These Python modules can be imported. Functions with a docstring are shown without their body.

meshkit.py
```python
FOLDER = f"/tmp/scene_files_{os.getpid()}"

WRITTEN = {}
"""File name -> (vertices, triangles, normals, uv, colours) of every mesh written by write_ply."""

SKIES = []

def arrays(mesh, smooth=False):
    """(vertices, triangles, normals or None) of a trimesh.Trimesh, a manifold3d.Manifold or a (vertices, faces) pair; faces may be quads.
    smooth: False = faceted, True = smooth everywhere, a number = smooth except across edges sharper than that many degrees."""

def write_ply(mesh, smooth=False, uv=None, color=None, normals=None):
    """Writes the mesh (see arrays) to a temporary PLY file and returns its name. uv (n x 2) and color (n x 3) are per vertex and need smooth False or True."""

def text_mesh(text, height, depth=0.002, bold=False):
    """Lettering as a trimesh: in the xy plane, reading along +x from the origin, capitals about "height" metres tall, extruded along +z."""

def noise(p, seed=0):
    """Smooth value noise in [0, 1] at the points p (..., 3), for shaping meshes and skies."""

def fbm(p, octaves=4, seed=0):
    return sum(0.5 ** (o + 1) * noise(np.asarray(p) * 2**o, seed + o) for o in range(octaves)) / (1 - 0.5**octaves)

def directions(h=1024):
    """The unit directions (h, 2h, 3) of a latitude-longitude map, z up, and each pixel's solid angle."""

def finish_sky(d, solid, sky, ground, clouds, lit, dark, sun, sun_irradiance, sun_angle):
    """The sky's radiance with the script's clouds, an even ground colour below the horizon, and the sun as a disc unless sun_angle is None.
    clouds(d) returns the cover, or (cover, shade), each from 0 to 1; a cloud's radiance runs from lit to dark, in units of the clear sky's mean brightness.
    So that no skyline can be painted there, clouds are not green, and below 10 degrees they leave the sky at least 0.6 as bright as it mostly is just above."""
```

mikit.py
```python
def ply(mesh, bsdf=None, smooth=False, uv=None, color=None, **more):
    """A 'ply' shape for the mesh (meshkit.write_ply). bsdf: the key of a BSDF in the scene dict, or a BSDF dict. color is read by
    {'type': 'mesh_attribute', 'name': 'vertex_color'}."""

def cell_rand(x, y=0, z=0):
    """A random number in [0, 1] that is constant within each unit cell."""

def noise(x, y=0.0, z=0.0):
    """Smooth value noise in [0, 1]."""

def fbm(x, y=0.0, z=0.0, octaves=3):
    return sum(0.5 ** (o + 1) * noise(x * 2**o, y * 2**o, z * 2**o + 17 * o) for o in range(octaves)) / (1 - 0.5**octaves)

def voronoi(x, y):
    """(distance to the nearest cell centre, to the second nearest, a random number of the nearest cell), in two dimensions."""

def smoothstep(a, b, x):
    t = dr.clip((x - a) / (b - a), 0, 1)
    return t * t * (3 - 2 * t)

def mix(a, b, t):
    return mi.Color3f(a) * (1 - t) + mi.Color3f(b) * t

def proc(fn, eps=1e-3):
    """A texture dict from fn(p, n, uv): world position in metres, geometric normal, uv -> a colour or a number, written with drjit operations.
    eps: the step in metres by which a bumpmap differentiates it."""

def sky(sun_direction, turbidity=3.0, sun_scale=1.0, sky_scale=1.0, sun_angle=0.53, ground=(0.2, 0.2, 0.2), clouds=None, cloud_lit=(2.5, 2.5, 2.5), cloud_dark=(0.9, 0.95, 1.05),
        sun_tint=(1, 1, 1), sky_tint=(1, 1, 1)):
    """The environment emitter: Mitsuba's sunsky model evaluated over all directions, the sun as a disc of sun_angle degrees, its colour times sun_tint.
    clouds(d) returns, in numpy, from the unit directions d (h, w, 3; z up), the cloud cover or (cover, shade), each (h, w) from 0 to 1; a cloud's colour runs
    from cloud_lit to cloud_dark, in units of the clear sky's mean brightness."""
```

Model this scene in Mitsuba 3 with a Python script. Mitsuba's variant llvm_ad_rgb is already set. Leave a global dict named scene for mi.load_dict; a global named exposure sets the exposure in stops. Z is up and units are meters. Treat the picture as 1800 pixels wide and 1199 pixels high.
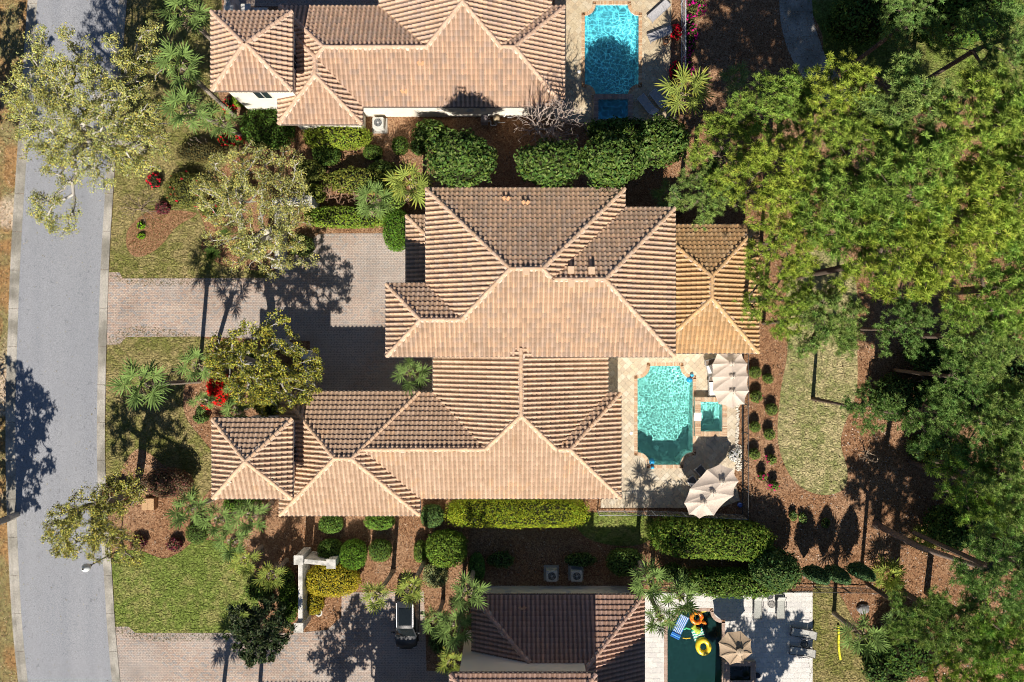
import math, random
import numpy as np, trimesh, manifold3d, mitsuba as mi, drjit as dr
import shapely
from shapely.geometry import Polygon, box, Point, LineString
from shapely.ops import unary_union
import mikit, meshkit
from mikit import proc, noise, fbm, voronoi, cell_rand, smoothstep, mix

T = mi.ScalarTransform4f
S = 22.0                       # pixels of the 1800-wide photograph per metre, on the ground
H = 1200.0 / S                 # height of the drone (24 mm lens)
scene, labels = {}, {}
RNG = np.random.default_rng(7)

# ---------------------------------------------------------------- camera, sky, exposure
scene['camera'] = {'type': 'perspective', 'fov': math.degrees(2 * math.atan(900 / 1200)), 'fov_axis': 'x', 'near_clip': 1.0, 'far_clip': 5000.0,
                   'to_world': T().look_at(origin=[0, 0, H], target=[0, 0, 0], up=[0, 1, 0])}
SUN = np.array([-0.085, -1.0, 0.93])
scene['sky'] = mikit.sky(SUN.tolist(), turbidity=3.0, sun_scale=1.2, sky_scale=0.34, sun_tint=(0.885, 0.985, 1.19), sky_tint=(0.92, 1.0, 1.14))
exposure = 2.22

# ---------------------------------------------------------------- helpers
def W(px, py, h=0.0):
    k = (H - h) / 1200.0
    return np.array([(px - 900) * k, (600 - py) * k, h])

def Wp(pts, h=0.0):
    return [tuple(W(x, y, h)[:2]) for x, y in pts]

used = {}
def numbered(name):
    n = used.get(name, -1) + 1
    used[name] = n
    return name if n == 0 else f'{name}_{n:03d}'

def tag(key, label=None, cat=None, group=None, kind=None):
    d = labels.setdefault(key, {})
    for k, v in (('label', label), ('category', cat), ('group', group), ('kind', kind)):
        if v: d[k] = v
    return key

def thing(name, label, cat, group=None):
    return tag(numbered(name), label, cat, group)

class MB:                      # a mesh under construction, with colours per vertex
    def __init__(self): self.v, self.f, self.c, self.n = [], [], [], 0
    def add(self, v, f, c=(0.5, 0.5, 0.5)):
        v = np.asarray(v, float).reshape(-1, 3); f = np.asarray(f, int)
        if not len(v) or not len(f): return self
        if f.shape[1] == 4: f = np.vstack([f[:, [0, 1, 2]], f[:, [0, 2, 3]]])
        c = np.asarray(c, float)
        if c.ndim == 1: c = np.broadcast_to(c, v.shape)
        self.v.append(v); self.f.append(f + self.n); self.c.append(c); self.n += len(v)
        return self
    def mesh(self, m, c=(0.5, 0.5, 0.5)): return self.add(m.vertices, m.faces, c)
    def box(self, lo, hi, c=(0.5, 0.5, 0.5)):
        lo, hi = np.minimum(lo, hi), np.maximum(lo, hi)
        m = trimesh.creation.box(bounds=[lo, hi]); return self.mesh(m, c)
    def bar(self, a, b, w, t, c=(0.5, 0.5, 0.5), up=(0, 0, 1)):   # a square bar from a to b
        a, b = np.asarray(a, float), np.asarray(b, float); d = b - a; L = np.linalg.norm(d); d /= L
        x = np.cross(up, d); 
        if np.linalg.norm(x) < 1e-6: x = np.array([1.0, 0, 0])
        x /= np.linalg.norm(x); y = np.cross(d, x)
        v = [p + sx * x * w / 2 + sy * y * t / 2 for p in (a, b) for sx, sy in ((-1, -1), (1, -1), (1, 1), (-1, 1))]
        f = [[0, 3, 2, 1], [4, 5, 6, 7], [0, 1, 5, 4], [1, 2, 6, 5], [2, 3, 7, 6], [3, 0, 4, 7]]
        return self.add(v, f, c)
    def tube(self, a, b, r0, r1=None, n=8, c=(0.5, 0.5, 0.5), caps=True):
        v, f = tubes(np.array([a]), np.array([b]), np.array([r0]), np.array([r0 if r1 is None else r1]), n)
        if caps:
            v = np.vstack([v, [a], [b]]); i = np.arange(n); j = (i + 1) % n
            f = np.vstack([f, np.stack([j, i, 0 * i + 2 * n], 1), np.stack([i + n, j + n, 0 * i + 2 * n + 1], 1)])
        return self.add(v, f, c)
    def poly(self, polygon, z0, z1=None, c=(0.5, 0.5, 0.5)):
        for g in getattr(polygon, 'geoms', [polygon]):
            if g.geom_type != 'Polygon' or g.area < 1e-6: continue
            if z1 is None:
                v, f = tri2d(g); self.add(np.column_stack([v, np.full(len(v), z0)]), f, c)
            else:
                m = trimesh.creation.extrude_polygon(g, z1 - z0, engine='earcut'); m.apply_translation([0, 0, z0]); self.mesh(m, c)
        return self
    def arrays(self): return np.vstack(self.v), np.vstack(self.f), np.vstack(self.c)
    def ply(self, bsdf, smooth=False, color=True):
        v, f, c = self.arrays()
        if color and smooth is not False: smooth = True      # a smoothing angle would drop the colours
        if smooth is False or smooth is True: return mikit.ply((v, f), bsdf, smooth=smooth, color=c if color else None)
        return mikit.ply((v, f), bsdf, smooth=smooth)
    def put(self, key, bsdf, smooth=False, color=True):
        scene[key] = self.ply(bsdf, smooth, color); return key

def tri2d(g):
    v, f = trimesh.creation.triangulate_polygon(g, engine='earcut')
    v, f = np.asarray(v), np.asarray(f)
    a = v[f]; cr = (a[:, 1, 0] - a[:, 0, 0]) * (a[:, 2, 1] - a[:, 0, 1]) - (a[:, 1, 1] - a[:, 0, 1]) * (a[:, 2, 0] - a[:, 0, 0])
    f = np.where((cr < 0)[:, None], f[:, ::-1], f)
    return v, f

def tubes(A, B, ra, rb, n=5):
    D = B - A; L = np.linalg.norm(D, axis=1, keepdims=True); D = D / np.maximum(L, 1e-9)
    up = np.where(np.abs(D[:, 2:3]) < 0.9, [[0, 0, 1.0]], [[1.0, 0, 0]])
    X = np.cross(up, D); X /= np.maximum(np.linalg.norm(X, axis=1, keepdims=True), 1e-9); Y = np.cross(D, X)
    t = np.arange(n) * 2 * np.pi / n
    ring = np.cos(t)[None, :, None] * X[:, None] + np.sin(t)[None, :, None] * Y[:, None]
    v = np.concatenate([A[:, None] + ring * ra[:, None, None], B[:, None] + ring * rb[:, None, None]], 1)
    i = np.arange(n); j = (i + 1) % n
    f = np.vstack([np.stack([i, j, j + n], 1), np.stack([i, j + n, i + n], 1)])
    f = f[None] + (np.arange(len(A)) * 2 * n)[:, None, None]
    return v.reshape(-1, 3), f.reshape(-1, 3)

def group(name, mb, bsdf, smooth=False):
    scene[name] = {'type': 'shapegroup', 'shape': mb.ply(bsdf, smooth)}
def inst(key, gname, M):
    scene[key] = {'type': 'instance', 'to_world': T(np.asarray(M, float)), 'shape': {'type': 'ref', 'id': gname}}
    return key
def mat(pos=(0, 0, 0), rz=0.0, sc=1.0, ry=0.0):
    cz, sz, cy, sy = math.cos(rz), math.sin(rz), math.cos(ry), math.sin(ry)
    R = np.array([[cz, -sz, 0], [sz, cz, 0], [0, 0, 1]]) @ np.array([[cy, 0, sy], [0, 1, 0], [-sy, 0, cy]])
    M = np.eye(4); M[:3, :3] = R * np.asarray(sc); M[:3, 3] = pos
    return M
def smoothpoly(pts, n=6, closed=True):          # Catmull-Rom through the points
    p = np.asarray(pts, float); N = len(p); out = []
    for i in range(N if closed else N - 1):
        a, b, c, d = (p[(i + k) % N] if closed else p[min(max(i + k, 0), N - 1)] for k in (-1, 0, 1, 2))
        for t in np.arange(n) / n:
            out.append(0.5 * (2 * b + (c - a) * t + (2 * a - 5 * b + 4 * c - d) * t * t + (3 * b - a - 3 * c + d) * t ** 3))
    if not closed: out.append(p[-1])
    return np.array(out)

# ---------------------------------------------------------------- materials
VC = {'type': 'mesh_attribute', 'name': 'vertex_color'}
def two(b): return {'type': 'twosided', 'bsdf': b}
def pr(color, rough=0.8, **k):
    c = color if isinstance(color, dict) else {'type': 'rgb', 'value': list(color)}
    return two({'type': 'principled', 'base_color': c, 'roughness': rough, 'specular': k.pop('spec', 0.4), **k})
def bump(b, fn, scale, eps=0.01):
    return two({'type': 'bumpmap', 'arbitrary': proc(fn, eps), 'scale': scale, 'bsdf': b['bsdf']})

scene['painted'] = pr(VC, 0.7)                      # anything coloured per vertex, matt
scene['glossy'] = pr(VC, 0.25)
scene['tile_clay'] = pr(VC, 0.85, spec=0.25)
scene['leaf'] = {'type': 'principledthin', 'base_color': VC, 'roughness': 0.6, 'diff_trans': 0.45}
scene['needle'] = {'type': 'principledthin', 'base_color': VC, 'roughness': 0.5, 'diff_trans': 0.22}
scene['leaf_glossy'] = {'type': 'principledthin', 'base_color': VC, 'roughness': 0.38, 'diff_trans': 0.35}
scene['bark'] = two({'type': 'diffuse', 'reflectance': VC})
scene['chips'] = two({'type': 'diffuse', 'reflectance': VC})
scene['metal_dark'] = pr((0.02, 0.02, 0.022), 0.4)
scene['metal_light'] = pr((0.55, 0.56, 0.57), 0.35, metallic=0.6)
scene['car_paint'] = pr((0.022, 0.026, 0.031), 0.3, clearcoat=1.0, clearcoat_gloss=0.95, metallic=0.1)
scene['car_glass'] = pr((0.01, 0.014, 0.016), 0.05, spec=0.6)
scene['chrome'] = {'type': 'roughconductor', 'alpha': 0.15}

def f_mulch(p, n, uv):
    a = fbm(p.x * 15, p.y * 15, 0, 2); b = fbm(p.x * 0.3, p.y * 0.3, 5, 3); s = noise(p.x * 24 + 9, p.y * 24, 3)
    c = mix((0.15, 0.078, 0.042), (0.36, 0.225, 0.135), smoothstep(0.15, 0.85, a))
    c = mix(c, c * mi.Color3f(1.15, 1.25, 1.35), smoothstep(0.4, 0.7, b))
    return mix(c, (0.50, 0.39, 0.28), smoothstep(0.84, 0.95, s) * 0.6) * mi.Color3f(0.95, 0.88, 0.82)
scene['mulch'] = bump(two({'type': 'diffuse', 'reflectance': proc(f_mulch)}), lambda p, n, uv: fbm(p.x * 9, p.y * 9, 0, 2), 0.05)
def lawn_fn(dry, green, amount):
    def f(p, n, uv):
        a = fbm(p.x * 0.5, p.y * 0.5, 3, 3); b = noise(p.x * 9, p.y * 14, 1); d = noise(p.x * 3.1, p.y * 3.1, 8)
        c = mix(dry, green, smoothstep(0.25 + amount, 0.75 + amount, a * 0.6 + d * 0.4))
        return c * (0.55 + 0.8 * b)
    return f
scene['lawn_dry'] = bump(two({'type': 'diffuse', 'reflectance': proc(lawn_fn((0.29, 0.24, 0.11), (0.165, 0.17, 0.05), 0.0))}), lambda p, n, uv: noise(p.x * 8, p.y * 11, 0), 0.07)
scene['lawn_green'] = bump(two({'type': 'diffuse', 'reflectance': proc(lawn_fn((0.27, 0.26, 0.095), (0.15, 0.20, 0.045), -0.10))}), lambda p, n, uv: noise(p.x * 8, p.y * 11, 0), 0.07)
scene['lawn_pale'] = bump(two({'type': 'diffuse', 'reflectance': proc(lawn_fn((0.41, 0.355, 0.19), (0.20, 0.22, 0.08), 0.05))}), lambda p, n, uv: noise(p.x * 8, p.y * 11, 0), 0.07)
def f_verge(p, n, uv):
    a = fbm(p.x * 0.6, p.y * 0.6, 2, 3); b = fbm(p.x * 8, p.y * 8, 1, 2); s = noise(p.x * 0.25, p.y * 0.4, 9)
    c = mix((0.30, 0.18, 0.08), (0.23, 0.20, 0.09), smoothstep(0.35, 0.65, a))
    c = mix(c, (0.55, 0.46, 0.36), smoothstep(0.62, 0.8, s) * 0.7)
    return c * (0.45 + 1.0 * b)
scene['verge_mat'] = bump(two({'type': 'diffuse', 'reflectance': proc(f_verge)}), lambda p, n, uv: fbm(p.x * 7, p.y * 7, 0, 2), 0.06)
def f_asphalt(p, n, uv):
    a = fbm(p.x * 1.2, p.y * 0.25, 0, 3); g = noise(p.x * 22, p.y * 22, 2); lane = noise(p.x * 1.5 + 0.02 * p.y, 3.3, p.y * 0.03)
    c = mix((0.225, 0.24, 0.265), (0.305, 0.315, 0.335), 0.35 * a + 0.65 * lane)
    s = noise(p.x * 6, p.y * 6, 17)
    return c * (0.82 + 0.36 * g) * (1 - 0.25 * smoothstep(0.85, 0.97, s))
scene['asphalt'] = bump(pr(proc(f_asphalt), 0.9, spec=0.2), lambda p, n, uv: noise(p.x * 25, p.y * 25, 0), 0.006)
def f_conc(p, n, uv):
    a = fbm(p.x * 0.8, p.y * 0.8, 0, 3); g = noise(p.x * 14, p.y * 14, 2)
    return mix((0.21, 0.20, 0.17), (0.40, 0.38, 0.335), smoothstep(0.2, 0.8, a)) * (0.85 + 0.3 * g)
scene['concrete'] = pr(proc(f_conc), 0.9, spec=0.2)
def f_paver(p, n, uv):
    w, hgt = 0.24, 0.135
    row = dr.floor(p.y / hgt); x = p.x / w + 0.5 * (row - 2 * dr.floor(row / 2)) ; col = dr.floor(x)
    fx, fy = x - col, p.y / hgt - row
    r = cell_rand(col, row, 4); r2 = cell_rand(col, row, 9); big = fbm(p.x * 0.22, p.y * 0.22, 3, 3)
    c = mix((0.41, 0.30, 0.24), (0.46, 0.385, 0.32), r); c = mix(c, (0.30, 0.295, 0.29), smoothstep(0.6, 0.95, r2) * 0.8)
    c = mix(c, (0.43, 0.39, 0.355), smoothstep(0.35, 0.7, big) * 0.6)
    j = dr.minimum(dr.minimum(fx, 1 - fx) * w, dr.minimum(fy, 1 - fy) * hgt)
    c = c * (0.80 + 0.34 * fbm(p.x * 0.5 + 40, p.y * 0.8, 11, 3)) * (1 - 0.08 * smoothstep(0.70, 0.85, noise(p.x * 0.9, p.y * 0.9, 23)))
    return c * (0.35 + 0.65 * smoothstep(0.004, 0.016, j))
def f_paver_b(p, n, uv):
    j = dr.minimum(dr.abs(p.x / 0.24 - dr.round(p.x / 0.24)) * 0.24, dr.abs(p.y / 0.135 - dr.round(p.y / 0.135)) * 0.135)
    return smoothstep(0.0, 0.02, j)
scene['paver'] = pr(proc(f_paver), 0.85, spec=0.25)
def f_stucco(p, n, uv):
    return mix((0.60, 0.56, 0.48), (0.68, 0.65, 0.57), fbm(p.x * 0.7, p.y * 0.7, p.z * 0.7, 3))
scene['stucco'] = pr(proc(f_stucco), 0.9, spec=0.2)
def f_white(p, n, uv):
    return mix((0.36, 0.36, 0.33), (0.58, 0.57, 0.53), smoothstep(0.25, 0.6, fbm(p.x * 2.2, p.y * 2.2, p.z * 1.5, 3)))
scene['white_wall'] = pr(proc(f_white), 0.85, spec=0.2)
scene['glass_pane'] = pr((0.02, 0.03, 0.035), 0.08, spec=0.6)

# water: a sheet that ripples; the ripples gather and spread the light that passes, as real ones do
def ripple(sc, lo, hi, seed, p0):
    def f(p, n, uv):
        wx = p.x * sc + 0.9 * noise(p.x * sc * 0.9, p.y * sc * 0.9, seed); wy = p.y * sc + 0.9 * noise(p.x * sc * 0.9, p.y * sc * 0.9, seed + 9)
        a, b, _ = voronoi(wx, wy); e = 1 - smoothstep(0.0, p0, b - a)
        e = e * (0.35 + 0.95 * noise(p.x * 0.55, p.y * 0.4, seed + 31)) + 0.35 * (noise(p.x * sc * 1.7, p.y * sc * 1.7, seed + 3) - 0.5)
        return mi.Color3f(lo + (hi - lo) * dr.clip(e, -0.15, 1))
    return f
def water_bsdf(name, tint, fn):
    t = mi.Color3f
    scene[name] = {'type': 'thindielectric', 'int_ior': 1.33, 'specular_transmittance': proc(lambda p, n, uv: fn(p, n, uv) * mi.Color3f(*tint))}
water_bsdf('water_teal', (0.50, 0.88, 0.85), ripple(4.2, 0.56, 2.0, 3, 0.26))
water_bsdf('water_blue', (0.33, 0.78, 0.90), ripple(2.6, 0.76, 2.0, 5, 0.22))
water_bsdf('water_dark', (0.42, 0.66, 0.66), ripple(3.0, 0.92, 1.15, 8, 0.3))
def f_plaster(p, n, uv):
    return mix((0.60, 0.66, 0.65), (0.78, 0.80, 0.78), fbm(p.x * 0.9, p.y * 0.9, p.z, 3))
scene['plaster'] = two({'type': 'diffuse', 'reflectance': proc(f_plaster)})
scene['plaster_dark'] = two({'type': 'diffuse', 'reflectance': {'type': 'rgb', 'value': [0.05, 0.085, 0.085]}})

# ================================================================ THE SETTING
def road_edges():
    L = np.array([(80, -260), (63, -100), (50, 0), (43, 100), (36, 200), (28, 320), (20, 450), (15, 580), (11.5, 700), (11, 800), (13, 900), (17, 1000), (23, 1100), (33, 1199), (52, 1350), (80, 1500)], float)
    R = np.array([(255, -260), (238, -100), (224, 0), (216, 100), (208, 200), (201, 320), (193, 450), (188.5, 580), (186, 700), (185.5, 800), (189, 900), (197, 1000), (203, 1100), (212, 1199), (228, 1350), (252, 1500)], float)
    return smoothpoly(L, 8, False), smoothpoly(R, 8, False)
LE, RE = road_edges()
LI = LE + [16, 0]; RI = RE - [15, 0]
Z_ROAD, Z_LAWN, Z_DRIVE, Z_DECK = 0.0, 0.012, 0.02, 0.05

def pool_outline(x0, x1, y0, y1, r, m=7, n_notch=True, s_notch=True):    # px; y0 is the north side
    c = []
    t = np.linspace(0, np.pi / 2, m)
    def arc(cx, cy, a0, a1): return [(cx + r * math.cos(a), cy + r * math.sin(a)) for a in np.linspace(a0, a1, m)]
    if n_notch: c += arc(x0, y0, np.pi / 2, 0) + arc(x1, y0, np.pi, np.pi / 2)
    else: c += [(x0, y0), (x1, y0)]
    if s_notch: c += arc(x1, y1, -np.pi / 2, -np.pi) + arc(x0, y1, 0, -np.pi / 2)
    else: c += [(x1, y1), (x0, y1)]
    return Polygon(Wp(c)).buffer(0)
POOL_M = pool_outline(1120.5, 1217.5, 644, 817.5, 22)
POOL_N = pool_outline(1028, 1122.5, 9, 168, 19)
POOL_B = pool_outline(1173, 1268.5, 1075, 1290, 20)
SPA_M = Polygon(Wp([(1228.5, 706), (1266, 706), (1266, 757.5), (1228.5, 757.5)]))
SPA_N = Polygon(Wp([(1051, 177), (1103, 177), (1103, 212), (1051, 212)]))
SPA_B = Polygon(Wp([(1281, 1168), (1317, 1168), (1317, 1193), (1281, 1193)]))
HOLES = unary_union([POOL_M, POOL_N, POOL_B, SPA_M, SPA_N, SPA_B])

def sheet(key, polygon, z, bsdf, kind='structure', grid=None):
    mb = MB(); mb.poly(polygon.difference(HOLES) if polygon.intersects(HOLES) else polygon, z)
    v, f, _ = mb.arrays()
    scene[key] = mikit.ply((v, f), bsdf, uv=v[:, :2])
    tag(key, kind=kind)
big = box(-900, -900, 900, 900)
sheet('ground', big, -0.004, 'mulch')
labels['ground']['label'] = 'brown pine straw and bark mulch ground between the houses'
ROAD = Polygon(Wp(np.vstack([LI, RI[::-1]])))
sheet('road', ROAD, 0.004, 'asphalt')
VERGE = Polygon(Wp(np.vstack([LE, [(-900, 1500), (-900, -260)]])))
sheet('verge', VERGE, 0.006, 'verge_mat')
# concrete gutters with a low rolled kerb, cast in lengths
for side, (a, b) in enumerate(((LE, LI), (RI, RE))):
    root = numbered('kerb'); tag(root, kind='structure')
    A, B = np.array(Wp(a)), np.array(Wp(b))
    d = np.r_[0, np.cumsum(np.linalg.norm(np.diff(A, axis=0), axis=1))]
    step = 3.05
    for s in np.arange(0, d[-1] - step, step):
        ss = np.array([s + 0.012, s + step / 2, s + step - 0.012])
        PA = np.stack([np.interp(ss, d, A[:, 0]), np.interp(ss, d, A[:, 1])], 1); PB = np.stack([np.interp(ss, d, B[:, 0]), np.interp(ss, d, B[:, 1])], 1)
        if max(PA[:, 1].max(), PB[:, 1].max()) < -32 or min(PA[:, 1].min(), PB[:, 1].min()) > 32: continue
        out_is_a = side == 0
        v, f = [], []
        prof = [(0.0, 0.075), (0.25, 0.07), (0.42, 0.018), (1.0, 0.010)] if out_is_a else [(0.0, 0.010), (0.58, 0.018), (0.75, 0.07), (1.0, 0.075)]
        prof = [(prof[0][0], -0.05)] + prof + [(prof[-1][0], -0.05)]
        for q in range(3):
            for t, z in prof: p = PA[q] * (1 - t) + PB[q] * t; v.append((p[0], p[1], z))
        n = len(prof)
        for q in range(2):
            for k in range(n - 1): f.append([q * n + k, (q + 1) * n + k, (q + 1) * n + k + 1, q * n + k + 1])
        m = MB(); m.add(v, [x[::-1] for x in f] if not out_is_a else [x[::-1] for x in f]); m.put(numbered(root + '__slab'), 'concrete', color=False)

# lawns
LAWNS = [
 ('lawn', [(199, 305), (240, 300), (290, 310), (330, 340), (360, 400), (355, 440), (400, 470), (470, 478), (485, 490), (190, 490)], 'lawn_dry', 'front lawn of dry olive turf north of the brick driveway'),
 ('lawn', [(188, 594), (360, 594), (362, 640), (330, 668), (322, 700), (330, 740), (375, 800), (376, 850), (340, 880), (300, 830), (240, 790), (186, 850)], 'lawn_dry', 'front lawn of olive turf between driveway and mulch island, under a tree shadow'),
 ('lawn', [(196, 985), (240, 968), (285, 982), (315, 972), (345, 952), (395, 955), (440, 990), (450, 1040), (440, 1115), (203, 1115)], 'lawn_green', 'greenest front lawn beside the kerb in the bottom left of the picture'),
 ('lawn', [(1388, 470), (1440, 440), (1500, 480), (1506, 600), (1505, 690), (1478, 770), (1490, 830), (1480, 862), (1440, 870), (1395, 845), (1368, 780), (1372, 690), (1384, 620), (1382, 540)], 'lawn_pale', 'pale winter lawn strip behind the pool yard, right of the shrub row'),
 ('lawn', [(216, -60), (380, -60), (380, 150), (420, 260), (330, 330), (250, 320), (205, 310), (209, 180)], 'lawn_dry', 'roadside lawn of dry turf under the large spreading oak'),
 ('lawn', [(1440, -40), (1800, -60), (1900, 150), (1700, 170), (1560, 140), (1462, 112), (1445, 60)], 'lawn_green', 'shaded turf at the top right beside the concrete path'),
 ('lawn', [(1015, 905), (1140, 907), (1140, 950), (1090, 960), (1030, 945)], 'lawn_green', 'small shaded lawn between the two clipped hedges'),
 ('lawn', [(1428, 1040), (1470, 1040), (1500, 1090), (1530, 1130), (1520, 1230), (1428, 1230)], 'lawn_dry', 'turf strip right of the white paved pool deck'),
]
lawn_polys = []
for name, pts, m, lab in LAWNS:
    g = Polygon(Wp(smoothpoly(pts, 5))).buffer(0).difference(Polygon(Wp(np.vstack([LI, RE[::-1]]))).buffer(0.02))
    key = numbered(name); sheet(key, g, Z_LAWN, m); labels[key]['label'] = lab; lawn_polys.append((g, m))
MULCH_BEDS = [(0, [(232, 395), (262, 372), (300, 370), (330, 372), (345, 378), (310, 400), (285, 430), (262, 447), (240, 452), (225, 440), (222, 415)])]
for _, pts in MULCH_BEDS:
    sheet(tag(numbered('mulch_bed'), 'small mulch bed in the front lawn with bright green sprouts'), Polygon(Wp(smoothpoly(pts, 5))), Z_LAWN + 0.006, 'mulch')

# driveways
D1 = Polygon(Wp([(189, 479), (210, 479), (216, 490), (470, 489), (560, 412), (590, 411), (790, 411), (790, 720), (545, 720), (545, 600), (350, 592), (222, 593), (210, 606), (187, 607)]))
D2 = Polygon(Wp([(203, 1102), (226, 1102), (238, 1113), (520, 1113), (575, 1108), (600, 1085), (601, 1042), (690, 1040), (745, 1040), (750, 1180), (860, 1180), (860, 1420), (215, 1420)]))
D3 = Polygon(Wp([(380, -120), (720, -120), (720, 12), (395, 12)]))
for g, lab in ((D1, 'courtyard driveway of tan and grey brick pavers at the middle house'), (D2, 'brick paver driveway with the parked dark car'), (D3, 'shaded paver driveway of the north house')):
    key = numbered('driveway'); mb = MB(); mb.poly(g.difference(Polygon(Wp(np.vstack([LE, RE[::-1]])))), -0.05, Z_DRIVE); v, f, _ = mb.arrays()
    scene[key] = mikit.ply((v, f), 'paver', uv=v[:, :2]); tag(key, lab, kind='structure')
# concrete path at the top right
pa = smoothpoly([(1362, -60), (1369, 0), (1372, 40), (1382, 80), (1396, 112), (1420, 150), (1450, 190)], 6, False)
pb = smoothpoly([(1424, -60), (1427, 0), (1431, 40), (1442, 75), (1455, 108), (1480, 142), (1510, 180)], 6, False)
tag('path', 'curved concrete footpath in dappled shade at the top', kind='structure')
for i0, i1 in ((0, 9), (9, 16), (16, 22), (22, 29), (29, 36)):
    g = Polygon(Wp(np.vstack([pa[i0:i1 + 1], pb[i0:i1 + 1][::-1]]))).buffer(-0.008)
    mb = MB(); mb.poly(g, -0.05, 0.03); mb.put(numbered('path__slab'), 'concrete', color=False)

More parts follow.
